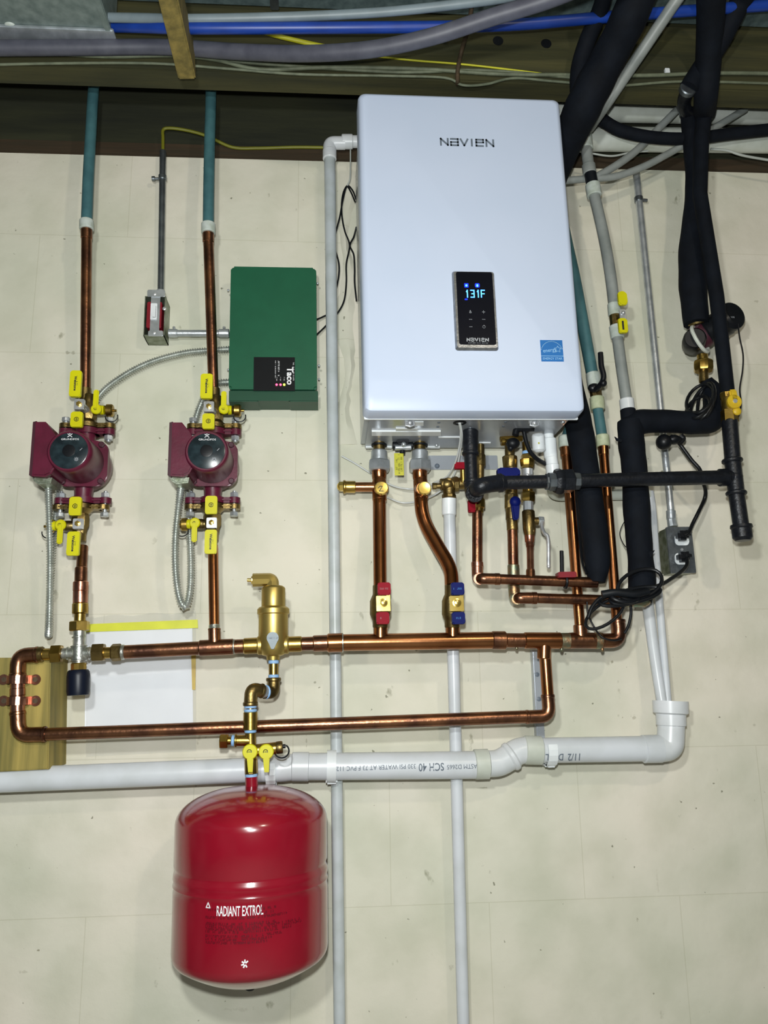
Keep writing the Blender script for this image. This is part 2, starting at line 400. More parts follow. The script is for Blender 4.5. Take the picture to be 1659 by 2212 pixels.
line('flexible_conduit', 'thick purple grey conduit sagging below the blue pipe', 'conduit',
     [(-60, 104, .275), (180, 103, .275), (360, 102, .28), (520, 112, .31), (660, 116, .36), (800, 107, .40), (930, 80, .44), (1060, 38, .48), (1220, -14, .54), (1420, -110, .64), (1560, -190, .70)], 34, 'pex_purple')
line('romex_cable', 'cream cable lying highest along the joist face, behind the wooden strut', 'cable',
     [(-60, 118, .258), (80, 114, .258), (230, 122, .258), (380, 120, .258), (470, 130, .258), (560, 150, .258), (700, 146, .258), (900, 149, .258), (1080, 160, .258), (1230, 162, .258), (1400, 163, .258), (1540, 158, .258), (1720, 160, .258)], 9, 'wire_white')
line('romex_cable', 'cream cable with two waves sagging below the others on the joist', 'cable',
     [(-60, 141, .258), (120, 137, .258), (330, 137, .258), (500, 149, .258), (640, 160, .258), (840, 164, .258), (960, 168, .258), (1000, 184, .258), (1050, 182, .258), (1110, 169, .258), (1200, 176, .258), (1330, 185, .258), (1480, 176, .258), (1720, 182, .258)], 6, 'wire_white')
line('romex_cable', 'cream cable running straight and level behind the hanger rod', 'cable',
     [(430, 124, .256), (520, 134, .256), (620, 142, .256), (860, 156, .256), (1040, 152, .256), (1240, 168, .256)], 7, 'wire_white')
line('yellow_cable', 'flat yellow cable slanting out from under the blue pipe', 'cable', [(560, 66, .30), (600, 78, .28), (660, 92, .27), (712, 103, .258)], 10, 'tag_yellow')
line('yellow_cable', 'thin yellow cable on the joist above the boiler', 'cable', [(810, 122, .256), (900, 131, .256), (1000, 139, .256), (1090, 149, .256), (1170, 159, .256)], 4, 'tag_yellow')
line('hanger_rod', 'rusty twisted hanger rod hanging behind the boiler top', 'rod', [(1026, -20, .42), (1018, 20, .38), (1012, 60, .33), (997, 110, .27), (989, 150, .262), (988, 182, .258)], 10, 'rust')
b = B(); plate(b, 1437, 147, 1447, 157, .256, .006, .001); single('cable_staple', 'small white staple on the joist to the right', 'staple', b, 'white_plastic')
# white vent pipes between joist and wall, top right
line('vent_pipe', 'white plastic vent pipe, upper of the two behind the black hoses', 'pipe', [(1150, 240, .05), (2150, 258, .05)], 40, 'pvc_cream', False)
line('vent_pipe', 'large white plastic vent pipe, lower of the two behind the black hoses', 'pipe', [(1150, 299, .06), (2150, 311, .06)], 50, 'pvc_cream', False)
line('wire', 'thin white wire drooping to the right of the black bundle', 'wire', [(1535, 322, .09), (1570, 325, .09), (1610, 337, .09), (1700, 352, .09)], 5, 'wire_grey')
line('wire', 'thin white wire drooping below the lower vent pipe', 'wire', [(1225, 322, .09), (1270, 330, .09), (1320, 337, .09), (1360, 330, .09), (1400, 326, .09)], 4, 'wire_grey')

# ================= boiler =================
BL, BR, BT, BB = .085, .543, 1.281, .536
T = Thing('wall_boiler', 'large white wall hung gas boiler with a black control panel', 'boiler', V((BL+BR)/2, BB, 0))
b = B(); b.box(V((BL+BR)/2, (BB+.006+BT-.01)/2, .137), (BR-BL-.012, BT-BB-.016, .235), .010)
body = T.add('casing', b, 'boiler_steel')
def rr3(x0, y0, x1, y1, r, z): return [V(x, y, z) for x, y in rrect(x0, y0, x1, y1, r, 6)]
b = B(); ch = P(1020, 826, .305).y-BB
lay = [(.250, 0, 0), (.290, .001, .0005), (.297, .003, .003), (.3012, .006, .012), (.3038, .010, .032), (.3046, .012, ch-.002), (.305, .014, ch)]
b.quadloft([rr3(BL+i, BB+j, BR-i, BT-i, .013, z) for z, i, j in lay])
cover = T.add('front_cover', b, 'boiler_white')
b = B(); b.box(V((BL+BR)/2, BB+.003, .252), (BR-BL-.006, .008, .006), .001); T.add('cover_lip', b, 'white_plastic', parent=cover)
FD = .305
def nav(M, h, wid, b, th):                                      # the maker's wordmark
    L = [[(0,0),(0,1),(1,0),(1,1)], [(0,1),(1,1),(1,0),(0,0),(0,.5),(1,.5)], [(0,1),(.5,0),(1,1)], [(.5,0),(.5,1)], [(0,.56),(1,.56),(1,1),(0,1),(0,.56)], [(0,.6),(0,0),(.95,0)], [(0,0),(0,1),(1,0),(1,1)]]
    xs = [0, 1.45, 2.85, 3.95, 5.1, 5.1, 6.55]; tot = 7.55; s = wid/tot
    for k, (l, x) in enumerate(zip(L, xs)):
        b.strokes([[((x+px)*s-wid/2, (py-.5)*h) for px, py in l]], h*.25, M, th)
    return b
c = P(1009, 308, FD); b = nav(TM(c, 0), W((1009, 308, FD), 19)*1.6, (P(1066, 308, FD)-P(953, 308, FD)).length, B(), .0006)
T.add('maker_lettering', b, 'ink_grey', label='grey maker name lettering on the boiler front')
# control panel
b = B(); A = P(983, 589, FD); C = P(1076, 757, FD); x0, x1 = P(980, 680, FD).x, P(1072, 680, FD).x; y1 = P(1030, 588, FD).y; y0 = P(1030, 758, FD).y
b.quadloft([rr3(x0, y0, x1, y1, .006, FD-.001), rr3(x0, y0, x1, y1, .006, FD+.002), rr3(x0+.003, y0+.004, x1-.002, y1-.003, .005, FD+.007), rr3(x0+.008, y0+.011, x1-.006, y1-.005, .004, FD+.0072)])
bez = T.add('control_panel', b, 'bezel', label='silver framed control panel')
b = B(); b.prism(rrect(x0+.0075, y0+.0105, x1-.0055, y1-.0045, .004), FD+.006, FD+.0085, .0003); T.add('display_glass', b, 'screen', parent=bez)
Q = FD+.0086; h = S(1027, 634, Q)
def seg7(s): return {'1': [[(.5,0),(.5,1)],[(.5,1),(.25,.8)]], '3': [[(0,1),(1,1),(1,0),(0,0)],[(.3,.5),(1,.5)]], 'F': [[(0,0),(0,1),(1,1)],[(0,.5),(.9,.5)]]}[s]
b = B()
for chx, X in (('1', 1006.5), ('3', 1017.5), ('1', 1030), ('F', 1040)):
    p = P(X, 642, Q); b.strokes([[(x*h*7, y*h*16) for x, y in l] for l in seg7(chx)], h*2.1, TM(p), .0003)
T.add('temperature_digits', b, 'led_blue', parent=bez, label='glowing blue 131F digits')
b = B(); plate(b, 1003, 612, 1012, 621, Q, .0006, .001, 0); plate(b, 1026, 612, 1036, 621, Q, .0006, .0025, 0); plate(b, 1004, 645, 1010, 648, Q, .0006, .001, 0)
T.add('status_icons', b, 'led_deep', parent=bez)
b = B(); plate(b, 1005.5, 614.5, 1009.5, 618.5, Q+.0004, .0006, .001, 0); plate(b, 1029, 614, 1033, 619.5, Q+.0004, .0006, .0018, 0)
T.add('icon_glyphs', b, 'led_blue', parent=bez)
b = B()
M = TM(P(1016, 674, Q)); b.strokes([[(-.002,-.002),(0,.004),(.002,-.002),(-.002,-.002)]], .001, M)
M = TM(P(1044.5, 674, Q)); b.strokes([[(-.003,0),(.003,0)],[(0,-.003),(0,.003)]], .0008, M)
for x, y in ((1016.5, 690), (1045, 690), (1017, 706)): b.strokes([[(-.003,0),(.003,0)]], .0008, TM(P(x, y, Q)))
M = TM(P(1045.5, 706, Q)); b.strokes([[(.003*cos(t), .003*sin(t)) for t in [radians(110+40*k) for k in range(9)]], [(0,.001),(0,.004)]], .0007, M)
T.add('button_marks', b, 'ink_dim', parent=bez)
b = nav(TM(P(1032, 734, Q)), .0068, .0445, B(), .0003); T.add('panel_lettering', b, 'screen_ink', parent=bez)
b = B(); b.text('~23', .0032, TM(P(1033, 741, Q)), sx=.9); T.add('panel_caption', b, 'ink_dim', parent=bez)
# energy rating sticker
b = B(); x0, x1 = P(1168, 758, FD).x, P(1216, 758, FD).x; y1 = P(1190, 735, FD).y; y0 = P(1190, 781, FD).y
b.box(V((x0+x1)/2, (y0+y1)/2, FD+.0004), (x1-x0, y1-y0, .0008)); st = T.add('rating_sticker', b, 'star_blue', label='square blue rating sticker')
w = x1-x0; M = TM(V((x0+x1)/2, (y0+y1)/2, FD+.0008)); b = B()
b.strokes([[(w*.50*cos(radians(t)), -w*.12+w*.56*sin(radians(t))) for t in range(20, 165, 8)]], w*.02, M, .0002)
b.text('energy', w*.24, M @ Matrix.Translation(V(-w*.10, w*.02, 0)) @ Matrix.Rotation(.12, 4, 'Z'), sx=.95)
sp = [(w*.27+w*(.17 if k % 2 == 0 else .075)*cos(radians(90+36*k)), w*.07+w*(.17 if k % 2 == 0 else .075)*sin(radians(90+36*k))) for k in range(11)]
b.strokes([sp], w*.018, M, .0002)
b.strokes([[(-w*.49, -w*.25), (w*.49, -w*.25)]], w*.02, M, .0002)
T.add('sticker_drawing', b, 'star_light', parent=st)
b = B(); b.text('ENERGY STAR', w*.145, M @ Matrix.Translation(V(0, -w*.375, 0)), sx=.95); T.add('sticker_lettering', b, 'star_light', parent=st)
# underside details
def U(x, y, dz=0.): return PZ(x, y, BB+.006+dz)
def uplate(b, x0, x1, y0, y1, th=.002, bev=.0005):
    q = [U(x0, y1), U(x1, y1), U(x1, y0), U(x0, y0)]; z = q[0].y
    lo = [p-V(0, th, 0) for p in q]; b.quadloft([[p+V(0,.001,0) for p in q], lo]); return b
b = B(); uplate(b, 803, 952, 929, 938, .004); T.add('access_slot', b, 'white_plastic')
b = B(); uplate(b, 855, 902, 923, 928, .003); uplate(b, 893, 915, 910, 918, .002); T.add('slot_tab', b, 'white_plastic')
for q in ((947, 1010, 943, 945), (1035, 1060, 955, 957)):
    b = B(); uplate(b, *q, .002); T.add('casing_fold', b, 'white_plastic')
for x in (884, 1151):
    y = 906
    p = U(x, y); b = B(); b.box(p+V(0,-.006,.002), (.020, .012, .010), .002); b.tube([p+V(-.008,-.008,.008), p+V(-.009,-.016,.009), p+V(0,-.019,.010), p+V(.009,-.016,.009), p+V(.008,-.008,.008)], .0022, 10)
    b.sph(p+V(0,-.012,.010), .006); T.add('latch', b, 'chrome')
p = U(993, 913); b = B(); b.rev(p+V(0,.001,0), V(0,-1,0), [(0,.0145),(.002,.0145),(.003,.0125),(.003,.009),(0,.009)], 24); gm = T.add('grommet', b, 'rubber')
for x, y in ((948, 913), (946, 922), (1092, 912), (1087, 921)):
    p = U(x, y); b = B(); b.rev(p+V(0,.0005,0), V(0,-1,0), [(0,.0035),(.0015,.003)], 12); T.add('screw', b, 'ink_grey')
for x, y in ((943, 962), (1216, 912)):
    p = U(x, y); b = B(); b.rev(p+V(0,.001,0), V(0,-1,0), [(0,.005),(.003,.0045),(.004,.002)], 14); T.add('screw', b, 'zinc')
for x0, x1, y0, y1 in ((790, 846, 964, 967), (862, 950, 964, 967)):
    b = B(); uplate(b, x0, x1, y0, y1, .003); T.add('casing_edge', b, 'white_plastic')
b = B(); plate(b, 925, 984, 1075, 1014, .006, .004, .002)
PL = Thing('mounting_plate', 'pale steel mounting plate under the back of the boiler', 'plate', P(1000, 1014, 0)); PL.add('plate', b, 'boiler_steel')
b = B(); c = P(944, 1007, .006); b.rev(c, V(0,0,1), [(0,.006),(.002,.006),(.0045,.003)], 16); PL.add('screw', b, 'ink_grey')
# ================= green zone control box =================
G = .075
x0 = P(496, 720, G).x; x1 = P(684, 720, G).x; y1 = P(590, 577, G).y; y0 = P(590, 865, G).y; ym = P(590, 841, G).y
T = Thing('zone_control_box', 'dark green metal control box mounted left of the boiler', 'control box', V((x0+x1)/2, y0, 0))
b = B(); b.prism(rrect(x0+.004, y0+.004, x1-.004, y1-.004, .006), 0, G-.012, .002); T.add('back_box', b, 'green_lip')
b = B(); b.prism(rrect(x0, ym, x1, y1, .008), .012, G, .005)
cv = T.add('cover', b, 'green_box')
xm0 = P(556, 866, G).x; xm1 = P(626, 866, G).x
b = B(); b.prism([(x0, y0), (xm0, y0), (xm0+.003, y0+.003), (xm1-.003, y0+.003), (xm1, y0), (x1+.002, y0), (x1+.002, ym-.0008), (x0, ym-.0008)], .010, G-.006, .002); T.add('lower_cover', b, 'green_lip')
LA, LB = P(548, 771, G), P(638, 843, G); xa = (P(548, 806, G).x); xb = P(637, 806, G).x; ya = P(592, 844, G).y; yb = P(592, 772, G).y
b = B(); b.box(V((xa+xb)/2, (ya+yb)/2, G+.0006), (xb-xa, yb-ya, .0012)); lb = T.add('label_plate', b, 'black_plastic', parent=cv, label='black label with three indicator lights')
lm = T.e
def LP(x, y): return Matrix.Translation(P(x, y, G+.0013)) @ Matrix.Rotation(-pi/2, 4, 'Z')
b = B(); b.text('Taco', .020, LP(626, 812), bold=.0006, sx=1.08); b.text('~19', .0042, LP(634, 802))
b.text('~12', .0052, LP(602, 796)); b.text('~22', .0032, LP(595, 798))
for x in (598, 606, 614): b.text('~5', .0032, LP(x, 819))
T.add('label_lettering', b, 'ink_white', parent=cv)
for x, m, n in ((597.5, 'led_red', 'red indicator light'), (606, 'led_red', 'red indicator light'), (614, 'led_green', 'green indicator light')):
    b = B(); b.sph(P(x, 831, G+.0015), .0026); T.add('indicator_light', b, m, parent=cv, label=n)
for x, y in ((493, 627), (493, 799), (686, 612), (689, 790), (689, 819)):
    b = B(); b.sph(P(x, y, G-.02), .0028); T.add('screw', b, 'zinc')
# ================= switch box with its conduits =================
x0 = P(311, 690, .055).x; x1 = P(356, 690, .055).x; y1 = P(333, 640, .055).y; y0 = P(333, 725, .055).y
T = Thing('switch_box', 'open metal switch box with a red service switch', 'switch', V((x0+x1)/2, y0, 0))
b = B(); t = .0018
b.box(V((x0+x1)/2, (y0+y1)/2, t/2), (x1-x0, y1-y0, t))
b.box(V(x0+t/2, (y0+y1)/2, .0275), (t, y1-y0, .055)); b.box(V(x1-t/2, (y0+y1)/2, .0275), (t, y1-y0, .055))
b.box(V((x0+x1)/2, y0+t/2, .0275), (x1-x0, t, .055)); b.box(V((x0+x1)/2, y1-t/2, .0275), (x1-x0, t, .055)); T.add('box_shell', b, 'box_steel')
b = B(); plate(b, 318, 626, 356, 641, .060, .002, .003); plate(b, 320, 714, 352, 726, .060, .002, .003); plate(b, 325, 640, 345, 716, .058, .002, .001); T.add('yoke', b, 'zinc')
b = B(); plate(b, 317, 652, 349, 708, .057, .035, .003); T.add('switch_body', b, 'red_switch')
b = B(); plate(b, 325, 655, 339, 690, .0605, .004, .001); T.add('toggle_plate', b, 'white_plastic')
b = B(); plate(b, 329, 658, 336, 684, .068, .009, .002); T.add('toggle', b, 'white_plastic')
for x, y in ((334, 635), (333, 719), (355, 667)):
    b = B(); b.rev(P(x, y, .059), V(0,0,1), [(0,.0045),(.002,.004),(.003,.0015)], 14); T.add('screw', b, 'chrome')
T = Thing('electrical_conduit', 'thin metal conduit rising from the red switch to the joists', 'conduit', P(347, 640, .03))
b = B(); pc(b, (352, 326, .03), (347, 642, .03), 14, 14); T.add('tube', b, 'zinc_dark')
b = B(); pc(b, (351, 379, .03), (351, 389, .03), 18, 18); p = P(333, 386, .03); b.cyl(P(347, 386, .03), P(330, 386, .03), .003); b.cyl(P(335, 386, .03), P(328, 386, .03), .006); T.add('strap', b, 'zinc_dark')
b = B(); pc(b, (347, 628, .03), (347, 642, .03), 20, 20); T.add('connector', b, 'zinc')
T = Thing('electrical_conduit', 'short level metal conduit joining switch and green box', 'conduit', P(430, 722, .035))
b = B(); pc(b, (368, 720, .035), (492, 720, .035), 15, 15); T.add('tube', b, 'zinc')
b = B(); pc(b, (364, 720, .035), (384, 720, .035), 19, 19); pc(b, (376, 711, .035), (376, 706, .035), 6); T.add('connector', b, 'zinc')
b = B(); pc(b, (473, 720, .035), (495, 720, .035), 19, 19); pc(b, (484, 711, .035), (484, 706, .035), 6); T.add('connector', b, 'zinc')
line('yellow_cable', 'yellow cable bending out of the left conduit top along the rim board', 'cable',
     [(352, 335, .03), (352, 300, .03), (353, 280, .03), (372, 277, .03), (410, 283, .025), (450, 295, .02), (502, 318, .012), (560, 320, .01), (640, 318, .01), (715, 319, .01)], 7, 'wire_yellow')
def armour(pts, w, lift=.0016, pitch=.0056):
    q = catmull([P(*p) for p in pts], 14); out = [q[0]]; acc = 0
    for a, c in zip(q, q[1:]):
        L = (c-a).length; t = pitch/2-acc
        while t <= L: out.append(a+(c-a)*(t/L)); t += pitch/2
        acc = (acc+L) % (pitch/2)
    r = W(pts[0], w); b = B(); b.tube(out, [r+(lift if i % 2 else -lift) for i in range(len(out))], 14); return b
single('armoured_cable', 'armoured cable arching from the green box over to the left pump', 'cable',
       armour([(497, 754, .03), (450, 757, .03), (400, 762, .03), (340, 777, .03), (290, 798, .03), (245, 826, .03), (218, 850, .03), (205, 872, .025), (176, 920, .015), (150, 975, .012), (133, 1030, .02), (124, 1080, .03), (117, 1140, .03), (111, 1220, .035), (106, 1320, .04), (105, 1372, .065), (107, 1320, .10), (108, 1200, .11), (106, 1110, .12), (104, 1046, .15)], 12), 'armour')
single('armoured_cable', 'armoured cable hanging in a long loop below the right pump', 'cable',
       armour([(497, 825, .03), (470, 828, .03), (448, 845, .03), (434, 872, .03), (424, 900, .025), (414, 945, .015), (407, 1000, .013), (404, 1060, .03), (408, 1130, .05), (412, 1200, .06), (411, 1270, .07), (401, 1311, .08), (387, 1290, .09), (379, 1230, .10), (379, 1160, .11), (386, 1090, .12), (393, 1044, .15)], 13), 'armour')

# ================= circulator pumps =================
def pump(px, label, tag):
    o = P(px, 1008, .09); T = Thing('circulator_pump', label, 'pump', o, 'maroon circulator pumps'); M = Matrix.Translation(o)
    b = B(M)
    b.rev(V(.003,0,-.04), V(0,0,1), [(0,.028),(.006,.042),(.022,.052),(.045,.053),(.060,.050),(.066,.050)], 32)
    b.rev(V(0,-.084,0), V(0,1,0), [(0,.02),(.02,.019),(.05,.022),(.084,.026),(.12,.022),(.15,.019),(.168,.02)], 24)
    for s in (-1, 1):
        b.rev(V(0,s*.072,0), V(0,s,0), [(0,.027),(.013,.027)], 28)
        b.box(V(0,s*.0785,0), (.094,.013,.030), .005)
        for a in (-.047,.047): b.rev(V(a,s*.072,0), V(0,s,0), [(0,.0135),(.013,.0135)], 20)
    b.prism(rrect(-.050,-.052,.056,.050,.024), .018, .030, .003)
    T.add('volute', b, 'maroon')
    b = B(M); b.rev(V(.002,0,.028), V(0,0,1), [(0,.045),(.004,.0465),(.07,.0455),(.082,.0455),(.090,.044),(.0925,.0415),(.0925,.0385),(.0905,.038)], 48); mo = T.add('motor_housing', b, 'maroon')
    b = B(M)
    for a, c in ((.042,.040),(-.038,.040),(.044,-.042),(-.036,-.042)):
        b = B(M); b.rev(V(a,c,.026), V(0,0,1), [(0,.0065),(.010,.0065),(.011,.005)], 12); T.add('housing_bolt', b, 'maroon_dark')
    b = B(M); b.rev(V(.002,0,.1175), V(0,0,1), [(0,.0385),(.0018,.0385),(.0026,.0365)], 48); fc = T.add('face_plate', b, 'face', label='round black face plate')
    M2 = M @ Matrix.Translation(V(.002,0,.1203)); b = B(); b.text('GRUNDFOS', .0056, M2 @ Matrix.Translation(V(.001,.0245,0)), sx=1.2)
    b.strokes([[(-.004,.036),(.0045,.0295)],[(.0045,.036),(-.004,.0295)],[(-.001,.0365),(.001,.0365)]], .0014, M2, .0002)
    T.add('face_lettering', b, 'ink_white', parent=fc)
    b = B(); b.strokes([[(.012,-.018),(.020,-.018)],[(.016,-.014),(.016,-.022)],[(.013,-.015),(.019,-.021)],[(.013,-.021),(.019,-.015)],[(.022,.001),(.026,.005)]], .0012, M2, .0002)
    T.add('face_mark', b, 'ink_dim', parent=fc)
    b = B(); b.rev(M2 @ V(0,0,0), V(0,0,1), [(0,.013),(.0008,.013),(.0012,.011)], 24); T.add('vent_screw', b, 'black_plastic', parent=fc)
    b = B(M); z0, z1 = .030, .112
    b.prism([(-.072,.066),(-.052,.066),(-.036,.046),(-.026,.030),(-.026,-.030),(-.034,-.046),(-.046,-.052),(-.072,-.050)], z0, z1, .0035); tb = T.add('terminal_box', b, 'maroon')
    b = B(M); b.prism([(-.078,.066),(-.071,.068),(-.071,-.052),(-.078,-.048)], z0-.004, z1-.003, .001); T.add('box_cover', b, 'maroon_dark', parent=tb)
    b = B(M); b.prism([(-.076,-.049),(-.036,-.050),(-.038,-.062),(-.062,-.064),(-.072,-.058)], z0+.01, z1-.014, .003); T.add('cable_entry', b, 'box_steel', parent=tb)
    for x in (-.047,.047):
        for s in (-1, 1):
            b = B(M); b.cyl(V(x, s*.056, 0), V(x, s*.112, 0), .0042)
            b.cyl(V(x, s*.060, 0), V(x, s*.071, 0), .0095, seg=6); b.cyl(V(x, s*.1035, 0), V(x, s*.113, 0), .0092, seg=6)
            T.add('flange_bolt', b, 'zinc')
    return T
pump(184, 'left maroon circulator pump on the riser nearest the photo edge', 0)
T2 = pump(461, 'right maroon circulator pump, below the green control box', 1)
b = B(); b.cyl(P(403, 955, .19), P(424, 945, .19), .0058); T2.add('bleed_knob', b, 'box_steel')

def valve(kind, X, dx, hub, grips, drain, label):
    """isolation valve: flange against the pump, ball body, lever with two grips, drain branch"""
    s = 1 if kind == 'top' else -1; o = P(X, 1008, .09); M = Matrix.Translation(o)
    T = Thing('isolation_valve', label, 'valve', o+V(0, s*.09, 0), 'brass isolation valves beside the pumps')
    b = B(M); b.box(V(0, s*.0925, 0), (.095, .010, .030), .004); b.rev(V(0, s*.087, 0), V(0,s,0), [(0,.027),(.010,.027),(.014,.022),(.02,.017)], 28)
    for a in (-.047,.047): b.rev(V(a, s*.0875, 0), V(0,s,0), [(0,.0135),(.010,.0135)], 18)
    T.add('flange', b, 'dull_brass')
    b = B(M); b.rev(V(0, s*.098, 0), V(0,s,0), [(0,.0165),(.008,.0165),(.014,.0195),(.034,.0195),(.042,.016),(.050,.0155),(.054,.014)], 8)
    b.rev(V(0, s*.146, 0), V(0,s,0), [(0,.0145),(.018,.0145),(.020,.0135)], 22); body = T.add('body', b, 'dull_brass')
    hx, hy = hub; hp = P(hx, hy, .142)
    b = B(); b.cyl(V(o.x, hp.y, .09), V(o.x*.4+hp.x*.6, hp.y, .135), .0085); plate(b, hx-11, hy-11, hx+11, hy+11, .143, .008, .002); T.add('lever_plate', b, 'chrome')
    b = B(); b.rev(P(hx, hy, .143), V(0,0,1), [(0,.006),(.004,.006),(.005,.004)], 6); T.add('lever_nut', b, 'bright_brass')
    for i, (a, c, e, f) in enumerate(grips):
        b = B(); plate(b, a, c, e, f, .150, .009, .0045, .0018); g = T.add('grip', b, 'yellow', label='yellow grip')
        m = P((a+e)/2, (c+f)/2, .1502); b = B()
        if f-c > 44: b.text('Webstone', .0078, Matrix.Translation(m) @ Matrix.Rotation(-pi/2, 4, 'Z'), sx=1.0, bold=.00025); b.text('~5', .0030, Matrix.Translation(m+V(.0045,0,0)) @ Matrix.Rotation(-pi/2, 4, 'Z'))
        else: b.strokes([[(.0045*cos(radians(t)), .0045*sin(radians(t))) for t in range(20, 341, 20)], [(-.002,0),(.004,0)], [(0,-.003),(0,.003)]], .0012, TM(m), .0002)
        T.add('grip_lettering', b, 'ink', parent=g)
    # drain branch
    (d0, dy, d1), lev, cap = drain
    b = B(); b.cyl(P(X, dy+2, .09), P(d1, dy+2, .10), .0105); b.cyl(P(d0, dy+2, .095), P((d0+d1)/2+ (6 if d1 > d0 else -6), dy+2, .098), .0115, ch=.3); T.add('drain_branch', b, 'dull_brass')
    b = B(); dirc = 1 if cap > d0 else -1
    b.rev(P(cap-9*dirc, dy+3, .10), V(dirc,0,0), [(0,.011),(.002,.0145),(.013,.0145),(.016,.012),(.017,.003),(.023,.003)], 12); T.add('drain_cap', b, 'brass')
    b = B(); c = P(cap+4*dirc, dy+17, .10); b.tube([c+V(.0135*cos(radians(t)), .0125*sin(radians(t)), .004) for t in range(170, 385, 15)], .0013, 8); T.add('cap_strap', b, 'rubber')
    x, ya, yb = lev
    b = B(); r = .0115; c = P(x, dy, .125)
    b.rev(c-V(0,0,.010), V(0,0,1), [(0,.006),(.003,.010),(.008,r),(.012,r),(.014,r-.002)], 28)
    b.rev(P(x+9*dirc, dy+2, .108), V(dirc,0,0) if True else V(1,0,0), [(0,.0105),(.006,.0105),(.008,.009)], 20)
    far = P(x-(1 if s > 0 else 2), ya if s > 0 else yb, .128); u = far-c; mid = (far+c)/2
    b.box(mid+V(0,0,.001), (.0115, abs(u.y)+.002, .006), .0022)
    lv = T.add('drain_lever', b, 'yellow', label='small yellow drain lever')
    b = B(); b.strokes([[(.003*cos(radians(t)), .003*sin(radians(t))) for t in range(20, 341, 20)], [(0,-.002),(0,.002)]], .0008, TM(c+V(-.001,0,.0045)), .0002); T.add('lever_mark', b, 'ink', parent=lv)
valve('top', 184, 0, (171, 873), [(150, 800, 175, 856), (152, 889, 178, 922)], ((200, 884, 228), (208, 843, 0), 238), 'brass isolation valve with yellow grips on top of the left pump')
valve('bottom', 180, 0, (168, 1131), [(149, 1073, 175, 1113), (144, 1148, 171, 1200)], ((162, 1134, 128), (131, 0, 1174), 110), 'brass isolation valve with yellow grips below the left pump')
valve('top', 461, 0, (451, 878), [(433, 807, 459, 860), (437, 893, 463, 926)], ((480, 884, 505), (484, 846, 0), 514), 'brass isolation valve with yellow grips on top of the right pump')
valve('bottom', 461, 0, (457, 1129), [(443, 1071, 469, 1110), (442, 1144, 468, 1196)], ((440, 1130, 405), (421, 0, 1170), 398), 'brass isolation valve with yellow grips below the right pump')
# ================= heating risers above the pumps =================
for (pts, side, cap) in (([(205, 150, .11), (200, 220, .115), (196, 290, .12), (191, 380, .13), (187, 484, .13)], 'left', (187, 476, 492)), ([(456, 150, .11), (455, 230, .115), (453, 300, .12), (451, 400, .13), (450, 490, .13)], 'right', (450, 483, 500))):
    x, ya, yb = cap
    T = Thing('riser_pipe', 'teal plastic and copper riser above the %s pump' % side, 'pipe', P(x, 860, .1), 'heating risers above the pumps')
    T.add('plastic_tube', run(pts, 23, soft=True), 'pex_teal', label='teal plastic tube')
    b = B(); pc(b, (x, ya, .13), (x, yb+4, .13), 31, 31); T.add('crimp_collar', b, 'collar')
    b = B(); pc(b, (x, yb+2, .128), (x, yb+24, .125), 25, 25); T.add('adapter', b, 'old_copper')
    xb = 184 if side == 'left' else 462
    b = B(); pc(b, (x, yb+18, .125), (xb, 872, .09), 22.5, 22.5); T.add('copper_tube', b, 'old_copper', label='brown copper tube')
    b = B(); pc(b, (xb, 838, .092), (xb, 866, .09), 26, 26); T.add('solder_joint', b, 'dull_brass')
# ================= left feed, mixing valve, bypass loop =================
T = Thing('feed_pipe', 'stepped copper pipe dropping from the left pump to the mixing valve', 'pipe', P(174, 1340, .12))
b = B(); pc(b, (179, 1180, .10), (176, 1232, .115), 23); T.add('copper_tube', b, 'old_copper')
b = B(); pc(b, (175.5, 1226, .115), (174.5, 1258, .12), 27); T.add('coupling', b, 'old_copper')
b = B(); pc(b, (174.5, 1256, .12), (174, 1278, .12), 33); pc(b, (174, 1276, .12), (173.5, 1304, .12), 32); T.add('reducer', b, 'pink_copper')
b = B(); pc(b, (173.5, 1303, .12), (173, 1326, .12), 35, seg=12); pc(b, (173, 1325, .12), (172, 1345, .12), 24); T.add('brass_adapter', b, 'brass')
MX = P(170, 1411, .13)
T = Thing('mixing_valve', 'thermostatic mixing valve with silver body and black knob at the lower left', 'valve', MX)
b = B(); pc(b, (172, 1358, .13), (170, 1436, .13), 27); pc(b, (134, 1412, .13), (206, 1410, .13), 25); pc(b, (171, 1396, .13), (170, 1426, .13), 33)
for y in (1376, 1396, 1427): pc(b, (170.5, y-2, .13), (170.5, y+2, .13), 36 if y > 1380 else 30)
for x in (146, 193): pc(b, (x-2, 1411, .13), (x+2, 1411, .13), 29)
T.add('body', b, 'solder', label='silver grey body')
b = B(); pc(b, (172, 1342, .13), (171.5, 1363, .13), 44, seg=6, ch=.08); T.add('union_nut', b, 'brass')
b = B(); pc(b, (111, 1413, .13), (134, 1412, .13), 42, seg=6, ch=.08); T.add('union_nut', b, 'brass')
b = B(); pc(b, (200, 1410, .13), (226, 1409, .13), 42, seg=6, ch=.08); T.add('union_nut', b, 'dull_brass')
b = B(); pc(b, (170, 1432, .13), (169.5, 1450, .13), 34, seg=10); T.add('knob_collar', b, 'brass')
b = B(); q0, q1 = P(169.5, 1447, .13), P(168.5, 1502, .13); r = W((169, 1470, .13), 50)
b.rev(q0, q1-q0, [(0, r*.82), (.004, r*.95), (.012, r), (.042, r*.99), (.050, r*.92), ((q1-q0).length, r*.78)], 36)
kn = T.add('knob', b, 'cap_blue_black')
T = Thing('bypass_pipe', 'copper loop pipe running left, down and back right below the manifold', 'pipe', P(38, 1590, .10))
b = B(); pc(b, (112, 1413, .13), (80, 1414, .13), 26); T.add('brass_adapter', b, 'brass')
